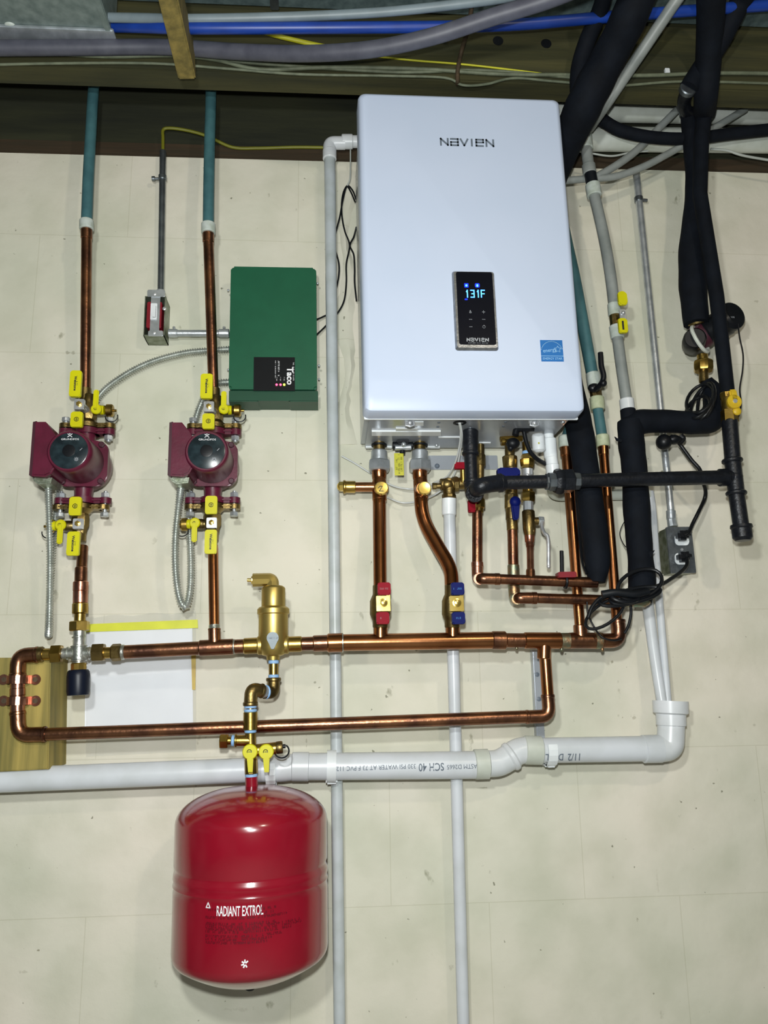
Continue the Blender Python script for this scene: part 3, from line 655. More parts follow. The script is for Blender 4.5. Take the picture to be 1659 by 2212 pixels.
b = B(); pc(b, (94, 1413, .13), (74, 1414, .13), 34, seg=28); T.add('coupling', b, 'dull_brass')
def elbow(T, pts, w, m, R, lipw=None, name='elbow'):
    b = run(pts, w, bend=R, seg=24); q = [P(*p) for p in pts]; r = W(pts[0], (lipw or w*1.07))
    b.cyl(q[0], q[0]+(q[1]-q[0]).normalized()*.008, r); b.cyl(q[-1]+(q[-2]-q[-1]).normalized()*.008, q[-1], r)
    return T.add(name, b, m)
elbow(T, [(84, 1414, .13), (40, 1416, .13), (38, 1462, .13)], 34, 'old_copper', .042)
b = B(); pc(b, (38, 1455, .13), (38, 1550, .13), 31); T.add('copper_tube', b, 'pink_copper')
b = B(); pc(b, (38, 1486, .13), (38, 1504, .13), 33); T.add('coupling', b, 'pink_copper')
elbow(T, [(38, 1536, .13), (40, 1588, .13), (100, 1586, .13)], 33, 'old_copper', .046)
b = B(); pc(b, (92, 1586.5, .13), (1172, 1547, .13), 28, 27); T.add('copper_tube', b, 'old_copper', label='long low copper tube')
elbow(T, [(1135, 1549, .13), (1187, 1548, .13), (1183, 1500, .13)], 28, 'old_copper', .036)
b = B(); pc(b, (1184, 1512, .13), (1176, 1398, .13), 25); T.add('copper_tube', b, 'copper')
for y in (1468, 1514):
    S2 = Thing('pipe_strap', 'copper pipe strap %s on the wooden board' % ('nearer the top of the loop' if y < 1500 else 'lower of the two'), 'strap', P(38, y, .02), 'copper pipe straps on the board')
    b = B(); w = .016; pts = []
    q = P(38, y, .13); ex = P(5, y, .115).x; fx = P(79, y, .115).x
    lo = .115
    prof = [(ex, lo), (q.x-.019, lo)]+[(q.x+.0195*cos(radians(t)), .13+.0195*sin(radians(t))) for t in range(200, -21, -20)]+[(q.x+.019, lo), (fx, lo)]
    th = .0016; L = [(x, z) for x, z in prof]; n = len(L)
    for (xa, za), (xb, zb) in zip(L, L[1:]):
        m = V((xa+xb)/2, q.y, (za+zb)/2); dx, dz = xb-xa, zb-za; ln = sqrt(dx*dx+dz*dz)
        b.box(m, (ln+.001, w, th), 0, Matrix.Rotation(-math.atan2(dz, dx), 3, 'Y'))
    for xx in (8, 77): b.rev(P(xx, y, lo-.0009), V(0,0,1), [(0,.0105),(.0018,.0105)], 24)
    S2.add('band', b, 'pink_copper')
    for x in (9, 76):
        b = B(); b.rev(P(x, y, .1155), V(0,0,1), [(0,.0052),(.0012,.0052)], 14); S2.add('screw', b, 'rust')
b = B(); A = P(108, 1420, .115); C = P(103, 1662, .115); L = P(-160, 1420, .115)
b.prism([(L.x, C.y-.005), (C.x, C.y), (A.x, A.y), (L.x, A.y+.004)], 0, .112, .002)
single('wooden_board', 'yellowish wooden mounting board at the lower left edge', 'board', b, 'board')
# ================= manifold =================
d = .13
def mx(x):                                                       # centre line of the header
    pts = [(100, 1413), (240, 1410), (435, 1400), (590, 1393), (740, 1388), (1060, 1383), (1180, 1384), (1345, 1384)]
    for (a, ya), (c, yc) in zip(pts, pts[1:]):
        if x <= c: return ya+(yc-ya)*(x-a)/(c-a)
    return 1384
T = Thing('copper_manifold', 'main copper manifold pipe running level across the whole wall', 'manifold', P(700, 1388, d))
def hp(x0, x1, w, m, name, seg=28, T=T): b = B(); pc(b, (x0, mx(x0), d), (x1, mx(x1), d), w, seg=seg); return T.add(name, b, m)
hp(224, 243, 25, 'brass', 'brass_adapter'); hp(241, 262, 38, 'dull_brass', 'union_nut', 8); hp(261, 270, 33, 'solder', 'solder_joint')
hp(268, 436, 30, 'old_copper', 'copper_tube'); hp(430, 505, 35, 'old_copper', 'tee'); hp(500, 530, 31, 'old_copper', 'coupling')
hp(503, 508, 33, 'solder', 'solder_joint')
hp(526, 562, 35, 'brass', 'brass_adapter'); hp(618, 652, 34, 'brass', 'brass_adapter'); hp(650, 680, 30, 'old_copper', 'copper_tube')
hp(676, 709, 35, 'old_copper', 'coupling'); hp(707, 741, 41, 'copper', 'reducer'); hp(738, 742, 42, 'solder', 'solder_joint')
hp(739, 1066, 36, 'copper', 'copper_tube').__setitem__('label', 'wide bright copper tube')
hp(1062, 1093, 39, 'old_copper', 'reducer'); hp(1090, 1136, 31, 'old_copper', 'copper_tube'); hp(1132, 1212, 35, 'copper', 'tee')
hp(1205, 1232, 33, 'green_copper', 'solder_joint'); hp(1228, 1286, 34, 'old_copper', 'tee'); hp(1284, 1300, 35, 'green_copper', 'solder_joint')
elbow(T, [(1296, mx(1300), d), (1338, 1384, d), (1334, 1338, d)], 31, 'old_copper', .036)
b = B(); pc(b, (1176, 1392, d), (1175, 1424, d), 29); T.add('tee_branch', b, 'copper')
b = B(); pc(b, (464, 1396, d), (463, 1358, d), 27); pc(b, (463, 1362, d), (463, 1357, d), 28); T.add('tee_branch', b, 'old_copper')
b = B(); pc(b, (1255, 1384, d), (1253, 1350, d), 29); T.add('tee_branch', b, 'old_copper')
for x in (822, 978):
    b = B(); pc(b, (x, 1384, d), (x, 1352, d), 31); q = P(x, 1376, d); T.add('tee_branch', b, 'copper')
b = B()
for x in (1210, 1298): b.sph(P(x+3, 1402, d), .004, 1, 1.6, 1)
b.sph(P(1116, 1400, d), .0035, 1, 1.3, 1); T.add('solder_drip', b, 'green_copper')
T = Thing('return_pipe', 'bright copper tube dropping from the right pump to the manifold', 'pipe', P(463, 1362, .12))
b = B(); pc(b, (460, 1178, .10), (463, 1364, d), 22); T.add('copper_tube', b, 'copper')
b = B(); pc(b, (463, 1350, d-.003), (463, 1364, d), 24); T.add('solder_joint', b, 'solder')
# ================= air separator =================
d = .135; T = Thing('air_separator', 'brass air separator with bent vent on top, mounted in the manifold', 'separator', P(591, 1425, d))
c = P(590, 1418, d); k = S(590, 1370, d)
def yy(y): return (P(590, y, d)-c).y
b = B(); b.rev(c, V(0,1,0), [(yy(1426), .013), (yy(1418), .014), (yy(1415), .022), (yy(1408), k*28), (yy(1400), k*32), (yy(1328), k*32), (yy(1326), k*35), (yy(1316), k*35), (yy(1312), k*31), (yy(1310), k*26)], 40)
for x in (556, 624): b.cyl(P(590, 1393, d), P(x, mx(x), d), .0195)
T.add('body', b, 'satin_brass')
b = B(); b.rev(c, V(0,1,0), [(yy(1313), k*25), (yy(1309), k*26), (yy(1272), k*26), (yy(1269), k*24.5), (yy(1266), k*20)], 36); T.add('vent_chamber', b, 'satin_brass')
b = run([(588, 1270, d), (588, 1252, d), (546, 1253, d)], 29, bend=.010, seg=8); T.add('vent_elbow', b, 'satin_brass')
b = B(); pc(b, (566, 1253, d), (543, 1253, d), 18, seg=10); pc(b, (545, 1253, d), (534, 1253, d), 8); T.add('vent_tip', b, 'bright_brass')
M = TM(P(589, 1383, d+.033)); b = B(); kx = S(589, 1383, d+.033)
pl = [(13*kx*cos(radians(t)), 5*kx+13*kx*sin(radians(t))) for t in range(-40, 221, 13)]+[(-5*kx, -14*kx), (-3*kx, -19*kx), (3*kx, -19*kx), (5*kx, -14*kx)]
b.prism(pl, -.006, .0010, .0004); b.bm.transform(M); lg = T.add('maker_badge', b, 'pex_white', label='grey keyhole shaped badge')
b = B(); b.text('~9', .0052, M @ Matrix.Translation(V(0, 5*kx, .0013)), sx=.8); T.add('badge_lettering', b, 'ink_grey', parent=lg)
b = B(); b.bm.transform(M)
T = Thing('drop_fitting', 'brass nipple and elbows with blue thread tape below the separator', 'fitting', P(541, 1535, .17))
dA, dB = .135, .18
b = B(); pc(b, (591, 1424, dA), (591, 1470, dA), 21); T.add('nipple', b, 'brass')
for y in (1430, 1461):
    b = B(); pc(b, (591, y-4, dA), (591, y+4, dA), 23, seg=18); T.add('thread_tape', b, 'tape_blue', label='blue thread tape')
b = run([(591, 1466, dA), (591, 1496, .14), (571, 1496, .155)], 27, bend=.014, seg=24); pc(b, (591, 1464, dA), (591, 1472, dA), 33); T.add('elbow', b, 'dull_brass')
b = B(); pc(b, (576, 1495, .153), (562, 1493, .165), 26); T.add('close_nipple', b, 'zinc')
b = B(); pc(b, (577, 1495, .152), (573, 1495, .155), 30); T.add('thread_tape', b, 'tape_blue')
b = run([(567, 1493, .163), (543, 1488, dB), (541, 1524, dB)], 29, bend=.020, seg=24); pc(b, (541, 1516, dB), (541, 1525, dB), 33); pc(b, (568, 1493, .163), (562, 1492, .166), 32); T.add('elbow', b, 'dull_brass')
b = B(); pc(b, (541, 1524, dB), (541, 1540, dB), 20); T.add('nipple', b, 'brass')
for y, w in ((1527, 27), (1535, 28)):
    b = B(); pc(b, (541, y-3, dB), (541, y+3, dB), w, seg=18); T.add('thread_tape', b, 'tape_blue')
b = B(); pc(b, (541, 1538, dB), (541, 1577, dB), 31, ch=.06); T.add('coupling', b, 'brass')
b = B(); pc(b, (541, 1577, dB), (541, 1583, dB), 26, seg=18); T.add('thread_tape', b, 'tape_blue')
T = Thing('tank_valve', 'brass fill and drain valve with two yellow levers above the red tank', 'valve', P(542, 1675, dB))
b = B(); pc(b, (541, 1583, dB), (542, 1674, dB), 24); pc(b, (542, 1610, dB), (542, 1640, dB), 29); pc(b, (542, 1640, dB), (543, 1672, dB), 29, seg=10)
pc(b, (541, 1600, dB), (508, 1600, dB), 24); pc(b, (512, 1600, dB), (507, 1600, dB), 29); pc(b, (545, 1622, dB), (598, 1616, dB), 26); T.add('body', b, 'brass')
b = B(); pc(b, (507, 1600, dB), (500, 1600, dB), 24, seg=18); T.add('thread_tape', b, 'tape_blue')
b = B(); pc(b, (500, 1600, dB), (492, 1600, dB), 18); pc(b, (493, 1601, dB), (475, 1601, dB), 32, seg=6, ch=.1); T.add('plug', b, 'brass')
b = B(); pc(b, (596, 1616, dB), (611, 1614, dB), 27, seg=12, ch=.2); T.add('drain_cap', b, 'dull_brass')
b = B(); c = P(609, 1622, dB); b.tube([c+V(.014*cos(radians(t)), .013*sin(radians(t)), .003) for t in range(175, 420, 15)], .0016, 8); b.cyl(P(611, 1612, dB), P(617, 1612, dB), .004); T.add('cap_strap', b, 'rubber')
for x in (540, 575):
    b = B(); c = P(x, 1624, dB+.03); b.rev(c-V(0,0,.012), V(0,0,1), [(0,.006),(.003,.012),(.009,.0145),(.013,.0145),(.015,.013)], 30)
    e = P(x+1, 1668, dB+.03); b.prism([(c.x-.007, c.y), (e.x-.0042, e.y), (e.x+.0042, e.y), (c.x+.007, c.y)], dB+.024, dB+.0335, .0015)
    lv = T.add('lever', b, 'yellow', label='yellow lever')
    b = B(); b.strokes([[(.0042*cos(radians(t)), .0042*sin(radians(t))) for t in range(20, 341, 20)], [(-.002,0),(.004,0)]], .0013, TM(c+V(-.001,0,.0031)), .0003); T.add('lever_mark', b, 'ink', parent=lv)
b = B(); pc(b, (543, 1671, dB), (543, 1679, dB), 27, seg=18); T.add('thread_tape', b, 'tape_blue')
# ================= expansion tank =================
d = .18; a0 = P(545, 1693, d); a1 = P(546, 2140, d); Rt = 165.5*S(545, 1900, d)
T = Thing('expansion_tank', 'large glossy red expansion tank hanging below the brass valve', 'tank', V(a0.x, a1.y, d))
def ty(y): return a0.y-P(546, y, d).y
H = ty(2142); b = B(); t0, t1 = ty(1772), ty(2060); top = t0
prof = [(.004, .012), (.006, .03)]
for k in range(3, 15):
    q = k/14*pi/2; prof.append((.004+(top-.004)*(1-cos(q))**1.02, Rt*sin(q)**.93))
g1, g2, g3 = ty(1864), ty(1884), ty(1910)
prof += [(g1-.006, Rt), (g1, Rt-.0025), (g1+.004, Rt-.0025), (g1+.009, Rt), (g2, Rt+.0008), (g2+.006, Rt-.001), (g2+.012, Rt+.0008), (g3-.003, Rt-.0012), (g3+.004, Rt)]
bt = ty(2096)-ty(2030)+.03; s0 = ty(2060)
prof += [(s0-.014, Rt), (s0-.006, Rt-.001), (s0, Rt-.004)]
for k in range(0, 15):
    r_ = (Rt-.009)*(1-k/14)+.02*(k/14); prof.append((s0+.005+.043*(1-(r_/(Rt-.009))**2), r_))
b.rev(a0, V(0,-1,0), prof, 96); tk = T.add('shell', b, 'tank_red')
b = B(); pc(b, (543, 1677, dB), (544, 1704, dB), 27, 28); T.add('neck', b, 'tank_red')
e = V(a0.x, a0.y-(s0+.048), d); b = B(); b.rev(e+V(0,.003,0), V(0,-1,0), [(0,.026),(.008,.016),(.010,.013)], 28); T.add('valve_boss', b, 'box_steel')
b = B(); b.rev(e-V(0,.004,0), V(0,-1,0), [(0,.009),(.007,.009),(.009,.007)], 20); T.add('valve_cap', b, 'rubber')
def tw(p):                                                       # wrap flat lettering round the shell
    a = p.x/Rt; r = Rt+.0012+p.z; return V(r*sin(a), p.y, r*cos(a))
def TT(x, y):
    p = P(x, y, d+Rt*.96); ang = math.asin(max(-1, min(1, (p.x-a0.x)/Rt))); return Matrix.Translation(V(a0.x, p.y, d)) @ Matrix.Rotation(ang, 4, 'Y')
b = B(); b.text('RADIANT EXTROL', .0225, TT(518, 1967), warp=tw, sx=.43, bold=.0003); T.add('tank_lettering', b, 'ink_white', parent=tk, label='white tank lettering')
b = B(); b.text('~6', .006, TT(463, 1966), warp=tw, bold=.0004); b.text('~8', .0062, TT(578, 1960), warp=tw, bold=.0004); b.text('~8', .006, TT(580, 1969), warp=tw, bold=.0006)
lines = ['~41', '~35', '~48', '~49', '~44', '~40', '~33', '~32']
for i, s in enumerate(lines):
    y = [1984, 1997, 2003, 2009, 2015, 2024, 2031, 2038][i]; b.text(s, .0056, TT(443, y), warp=tw, sx=1.02, bold=.0003 if i in (0, 1, 5) else .0001, align='LEFT')
T.add('small_print', b, 'tank_ink', parent=tk, label='dark small print block')
b = B(); M = TT(449, 1959); b.strokes([[(-.004,-.003),(0,.005),(.004,-.003),(-.004,-.003)]], .0016, M @ Matrix.Translation(V(0,0,Rt+.001)))
T.add('warning_triangle', b, 'ink_white', parent=tk)
b = B(); M = TT(530, 2079)
for k in range(6):
    t = radians(40+52*k); b.strokes([[(.0025*cos(t), .0025*sin(t)), (.0055*cos(t), .0055*sin(t))]], .0024, M @ Matrix.Translation(V(0,0,Rt+.001)))
T.add('white_mark', b, 'ink_white', parent=tk)
# ================= ball valves and boiler risers =================
def bfly(X, hx, color, label):
    d = .15; T = Thing('ball_valve', label, 'valve', P(X, 1345, .13)); g = 'red_grip' if color == 'red' else 'blue_grip'
    b = B(); c0 = P(X, 1356, .133); c1 = P(X, 1264, .136); L = (c1-c0).length; r = .0165
    b.rev(c0, c1-c0, [(0,r-.001),(.002,r),(.014,r),(.018,.0185),(.028,.0225),(L*.62,.0225),(L*.72,.019),(L*.78,r),(L-.002,r),(L,r-.001)], 10); T.add('body', b, 'dull_brass')
    b = B(); p = P(hx-1, 1303, .185); b.cyl(V(p.x-.002, p.y, .14), p, .010); T.add('stem', b, 'dull_brass')
    b = B(); plate(b, hx-15, 1287, hx+14, 1320, .192, .010, .0015); plate(b, hx+7, 1285, hx+15, 1320, .188, .012, .001); T.add('lever_plate', b, 'bright_brass')
    b = B(); c = P(hx, 1302, .192); b.rev(c, V(0,0,1), [(0,.009),(.0015,.009),(.002,.0065),(.0045,.006),(.0055,.003)], 20); T.add('lever_nut', b, 'bright_brass')
    for y0, y1, o in ((1258, 1285, 1), (1322, 1348, -2 if color == 'red' else 3)):
        b = B(); plate(b, hx-13+o, y0, hx+15+o, y1, .196, .014, .004, .003); gr = T.add('grip', b, g, label=color+' grip')
        b = B(); b.text('~5' if y0 < 1300 else '~3', .0058, TM(P(hx+1+o, (y0+y1)/2, .1962)), sx=1, bold=.0002); T.add('grip_lettering', b, 'red_switch' if color == 'red' else 'star_blue', parent=gr)
bfly(822, 828, 'red', 'ball valve with red butterfly grips on the left boiler riser')
bfly(977, 987, 'blue', 'ball valve with blue butterfly grips on the bent boiler riser')
def union(T, x, dd):
    b = B(); pc(b, (x, 955, dd), (x, 978, dd), 25); T.add('threaded_neck', b, 'dull_brass')
    b = B(); pc(b, (x, 960, dd), (x, 964, dd), 34, ch=.02); T.add('rubber_grommet', b, 'rubber')
    b = B(); c0 = P(x, 973, dd); c1 = P(x, 1000, dd); L = (c1-c0).length; b.rev(c0, c1-c0, [(0,.016),(.003,.0185),(.016,.019),(L*.8,.020),(L,.019)], 28); T.add('union_sleeve', b, 'zinc')
    b = B(); pc(b, (x, 995, dd), (x, 1018, dd), 50, seg=6, ch=.12); T.add('union_nut', b, 'zinc')
    b = B(); pc(b, (x, 1016, dd), (x, 1020, dd), 31); T.add('seal', b, 'pink_copper')
    b = B(); pc(b, (x, 1018, dd), (x, 1037, dd), 32, 30); T.add('adapter', b, 'copper')
T = Thing('supply_riser', 'straight copper riser with silver union from the boiler down to the red valve', 'pipe', P(820, 1262, .12)); union(T, 819, .07)
b = B(); pc(b, (819, 1030, .07), (821, 1268, .132), 28.5); T.add('copper_tube', b, 'copper')
b = B(); pc(b, (819, 1040, .072), (820, 1082, .085), 31); pc(b, (820, 1052, .078), (765, 1052, .075), 21); b.cyl(P(820, 1055, .08), P(822, 1055, .115), .0145); T.add('cross_tee', b, 'copper')
b = B(); c = P(824, 1056, .112); b.rev(c-V(0,0,.006), V(0,0,1), [(0,.0145),(.012,.0155),(.014,.014),(.0165,.013),(.017,.004)], 32); cp = T.add('test_plug', b, 'bright_brass')
b = B(); b.strokes([[(-.005,.002),(-.001,.006),(.004,.006),(0,-.001),(-.003,-.005),(.006,-.005)]], .0013, TM(P(822, 1056, .1235)), .0003); T.add('pen_mark', b, 'ink', parent=cp)
b = B(); pc(b, (768, 1052, .075), (742, 1052, .075), 26); pc(b, (747, 1052, .075), (741, 1052, .075), 30, seg=20); T.add('drain_fitting', b, 'brass')
b = B(); pc(b, (743, 1051, .075), (732, 1051, .075), 22, seg=6); b.sph(P(733, 1051, .075), .009, .6, 1, 1); T.add('drain_plug', b, 'bright_brass')
T = Thing('return_riser', 'bent copper riser with silver union from the boiler down to the blue valve', 'pipe', P(976, 1262, .12)); union(T, 907, .07)
q = [(908, 1030, .07), (910, 1090, .08), (915, 1118, .083), (925, 1143, .087), (950, 1187, .10), (966, 1215, .11), (974, 1238, .118), (976, 1268, .132)]
T.add('copper_tube', run(q, 29, soft=True, seg=24), 'copper')
b = B(); pc(b, (908, 1038, .071), (910, 1078, .08), 31); b.cyl(P(909, 1055, .08), P(912, 1055, .115), .0145); T.add('tee', b, 'copper')
b = B(); c = P(916, 1056, .112); b.rev(c-V(0,0,.006), V(0,0,1), [(0,.0145),(.012,.0155),(.014,.014),(.0165,.013),(.017,.004)], 32); T.add('test_plug', b, 'bright_brass')
T = Thing('drain_cock', 'black and silver drain cock between the two boiler unions', 'valve', P(869, 980, .06))
b = B(); pc(b, (848, 962, .08), (892, 962, .08), 16, seg=12); b.box(P(870, 955, .09), (.028, .012, .02), .003); T.add('knob', b, 'rubber')
b = B(); pc(b, (853, 967, .085), (888, 966, .085), 12); b.sph(P(872, 960, .10), .006); T.add('body', b, 'zinc')
b = B(); pc(b, (870, 966, .08), (869, 980, .08), 12); T.add('spout', b, 'rubber')
b = B(); w = P(853, 980, .08); plate(b, 852, 979, 872, 1027, .081, .0006, .001, 0); T2 = Thing('hang_tag', 'yellow paper tag hanging below the boiler', 'tag', P(862, 1028, .08)); tg = T2.add('tag', b, 'tag_yellow')
b = B()
for i, s in enumerate(['~7', '~12', '~9']): b.text(s, .0062, Matrix.Translation(P(857+5*i, 1003, .0813)) @ Matrix.Rotation(-pi/2, 4, 'Z'))
T2.add('tag_lettering', b, 'wire_yellow', parent=tg)
# clear tubes leaving the grommet
line('clear_tube', 'thin clear tube drooping from the boiler grommet, upper of two', 'tube', [(992, 914, .23), (995, 935, .20), (992, 965, .16), (983, 1000, .12), (965, 1030, .08), (940, 1042, .05), (915, 1055, .03), (880, 1056, .03), (845, 1048, .02), (800, 1022, .01), (765, 1000, .008), (738, 985, .008)], 4, 'tube_clear')
line('clear_tube', 'thin clear tube drooping from the boiler grommet, lower of two', 'tube', [(994, 914, .23), (998, 940, .20), (995, 970, .15), (985, 1015, .10), (968, 1045, .07), (940, 1068, .05), (905, 1082, .03), (870, 1086, .03), (838, 1075, .02), (800, 1060, .01)], 4, 'tube_clear')
# ================= relief valve and its white drain =================
d = .085
T = Thing('relief_valve', 'brass pressure relief valve with red lever above a white pipe', 'valve', P(970, 1075, d))
b = B(); pc(b, (970, 1035, d), (970, 1076, d), 26); pc(b, (955, 1073, d), (985, 1073, d), 0.1) if False else None
pc(b, (970, 1068, d), (970, 1077, d), 31, seg=10); pc(b, (951, 1047, d), (1005, 1044, d), 26); pc(b, (978, 1046, d), (990, 1045, d), 34, seg=8); pc(b, (990, 1045, d), (1030, 1040, d), 24)
b.sph(P(966, 1048, d), .016, 1.1, .9, 1.1); T.add('body', b, 'dull_brass')
b = B(); pc(b, (952, 1050, d), (942, 1050, d), 12); pc(b, (943, 1050, d), (934, 1050, d), 15, seg=8); T.add('test_stem', b, 'dull_brass')
b = B(); pc(b, (1001, 1042, d+.01), (1000, 1010, d+.02), 13); T.add('lever_stem', b, 'brass')
b = B(); plate(b, 982, 998, 1006, 1012, d+.035, .010, .003, .002); T.add('lever', b, 'red_grip', label='red lever')
T = Thing('relief_drain', 'white plastic drain pipe dropping from the brass relief valve out of frame', 'pipe', P(1000, 2230, .05))
b = B(); pc(b, (970, 1085, .075), (1002, 2260, .05), 26, 26.5); T.add('tube', b, 'pvc')
b = B(); pc(b, (970, 1075, .08), (970, 1113, .077), 31, 31); T.add('coupling', b, 'white_plastic')
# air pipe left of the boiler
T = Thing('drain_stack', 'white plastic pipe running down from the elbow left of the boiler out of frame', 'pipe', P(733, 2230, .045))
b = B(); pc(b, (712, 318, .045), (734, 2260, .045), 24.5, 26); T.add('tube', b, 'pvc_old')
b = run([(712, 342, .045), (712, 309, .045), (745, 309, .045)], 28, bend=.012, seg=24); pc(b, (712, 325, .045), (712, 345, .045), 30); T.add('elbow', b, 'pvc_fitting')
b = B(); pc(b, (738, 306, .045), (762, 306, .045), 31, seg=24); pc(b, (758, 306, .045), (778, 306, .045), 26); T.add('coupling', b, 'pvc_fitting')
line('wire', 'thin white wire hanging beside the upper left edge of the boiler', 'wire', [(757, 322, .03), (757, 350, .03), (756, 385, .03), (750, 402, .02)], 3, 'wire_grey')
line('thermostat_wire', 'black wire looping from the green box up to a peak beside the boiler', 'wire',
     [(684, 723, .03), (698, 710, .022), (712, 695, .02), (728, 678, .02), (743, 650, .02), (748, 610, .02), (748, 570, .02), (755, 530, .02), (745, 500, .02), (739, 470, .02), (738, 440, .02), (742, 415, .02), (751, 401, .02), (762, 412, .02), (769, 430, .03)], 3.6, 'cord')
line('thermostat_wire', 'black wire running from the green box behind the white pipe and up', 'wire',
     [(684, 690, .03), (696, 685, .022), (710, 675, .02), (722, 640, .02), (731, 600, .02), (732, 570, .02), (724, 535, .02), (725, 505, .02), (734, 468, .02), (741, 430, .02), (749, 403, .022), (758, 415, .022), (767, 436, .03)], 3.6, 'cord')
line('thermostat_wire', 'short black wire crossing the others and ending beside the boiler edge', 'wire',
     [(770, 490, .03), (764, 512, .022), (756, 530, .024), (764, 550, .022), (766, 580, .02), (766, 610, .02), (770, 650, .03)], 3.6, 'cord')
# ================= paper in a plastic sleeve =================
T = Thing('document_sleeve', 'clear plastic sleeve holding white paper taped to the wall', 'sleeve', P(305, 1636, 0))
def quad(b, c, z0, z1):
    q = [P(x, y, 0) for x, y in c]; b.prism([(p.x, p.y) for p in q][::-1], z0, z1); return b
b = B(); n = 14; top = [(188+i*(424-188)/n, 1333-i*11/n+2.5*sin(i*1.3)) for i in range(n+1)]
q = [(188, 1634), *top, (425, 1622)]; quad(b, q, .006, .0068); T.add('plastic_film', b, 'clear_film')
b = B(); quad(b, [(184, 1590), (187, 1352), (416, 1345), (418, 1583)], .003, .0045); T.add('paper', b, 'paper')
b = B(); quad(b, [(186, 1366), (186, 1349), (428, 1339), (429, 1357)], .0075, .0083); T.add('yellow_tape', b, 'tape_yellow')
b = B(); quad(b, [(416, 1490), (414, 1414), (424, 1412), (423, 1490)], .0042, .0062); T.add('orange_strip', b, 'yellow_dark')
# ================= large drain pipe =================
d = .085
T = Thing('drain_pipe', 'large white plastic drain pipe running level across the lower wall', 'pipe', P(700, 1660, d))
def big(x0, y0, x1, y1, w, m, name, w1=None, seg=36, ch=.06): b = B(); pc(b, (x0, y0, d), (x1, y1, d), w, w1, seg, ch); return T.add(name, b, m)
pt = big(-120, 1690, 582, 1662, 54, 'pvc', 'tube', 52)
pt['label'] = 'long left length of tube'
b = run([(574, 1661, d), (610, 1660, d), (640, 1656, d), (660, 1656, d)], 56, soft=True, seg=36); T.add('coupling', b, 'pvc')
big(630, 1656, 668, 1656, 61, 'pvc', 'coupling'); tb = big(664, 1656, 1040, 1652, 57, 'pvc', 'tube')
big(1024, 1651, 1056, 1650, 62, 'pvc_cream', 'coupling')
b = run([(1050, 1650, d), (1076, 1648, d), (1098, 1637, d), (1118, 1624, d), (1140, 1619, d)], 55, soft=True, seg=36); T.add('offset_bend', b, 'pvc_fitting')
b = B(); pc(b, (1098, 1638, d), (1110, 1630, d), 62, seg=36); T.add('bend_hub', b, 'pvc_fitting')
big(1132, 1620, 1170, 1621, 59, 'pvc_cream', 'coupling'); tc_ = big(1164, 1621, 1400, 1617, 52, 'pvc', 'tube')
big(1388, 1618, 1428, 1617, 57, 'pvc', 'elbow_hub')
b = run([(1420, 1617, d), (1448, 1614, d), (1450, 1562, d)], 56, bend=.055, seg=36); T.add('elbow', b, 'pvc_fitting')
b = B(); pc(b, (1450, 1568, d), (1449, 1541, d), 61, seg=36, ch=.04); T.add('elbow_hub', b, 'pvc_fitting')
q0 = P(1449, 1543, d); q1 = P(1448, 1514, d); r0 = W((1449, 1540, d), 73); b = B()
b.rev(q0, q1-q0, [(0,r0*.85),(.003,r0*.98),((q1-q0).length,r0),((q1-q0).length,r0*.88),(.006,r0*.86)], 40); T.add('open_cup', b, 'pvc_fitting')
def pw(r):
    def f(p): return V(p.x, (r+.0006+p.z)*sin(p.y/r), (r+.0006+p.z)*cos(p.y/r)-r)
    return f
rr = W((850, 1655, d), 57)
def PM(x, y, sl): return Matrix.Translation(P(x, y, d+rr)) @ Matrix.Rotation(pi-sl, 4, 'Z')
# printing stands upside down on the tube, so it reads right to left
fl = Matrix.Rotation(0, 4, 'Z')
def prt(b, s, size, x, sx=1., bold=0., yo=0):
    c = P(x, 1656+yo-(x-664)*.010, d); M = Matrix.Translation(V(c.x, c.y, d+rr)) @ Matrix.Rotation(pi, 4, 'Z')
    b.text(s, size, M, warp=lambda p: V(p.x, (rr+.0006+p.z)*sin(p.y/rr), (rr+.0006+p.z)*cos(p.y/rr)-rr), sx=sx, bold=bold)
b = B(); prt(b, 'ASTM D2665', .0125, 993, .92); prt(b, 'SCH 40', .0215, 928, .78, .0003); prt(b, '330 PSI WATER AT 73 F PVC 112', .0125, 811, .93)
T.add('pipe_printing', b, 'ink_grey', parent=tb, label='upside down printing')
b = B()
for s, x, sz in (('11/2', 1233, .021), ('D', 1204, .02), ('CL', 1180, .019)):
    r_ = W((1230, 1630, d), 52); c = P(x, 1622, d)
    b.text(s, sz, Matrix.Translation(V(c.x, c.y, d+r_)) @ Matrix.Rotation(pi, 4, 'Z') @ Matrix.Translation(V(0, .010, 0)), warp=lambda p: V(p.x, p.y, (p.z+.0006+sqrt(max(r_*r_-(p.y+.010)**2, 0))-r_)), sx=.8, bold=.0002)
T.add('pipe_printing', b, 'ink_grey', parent=tc_)
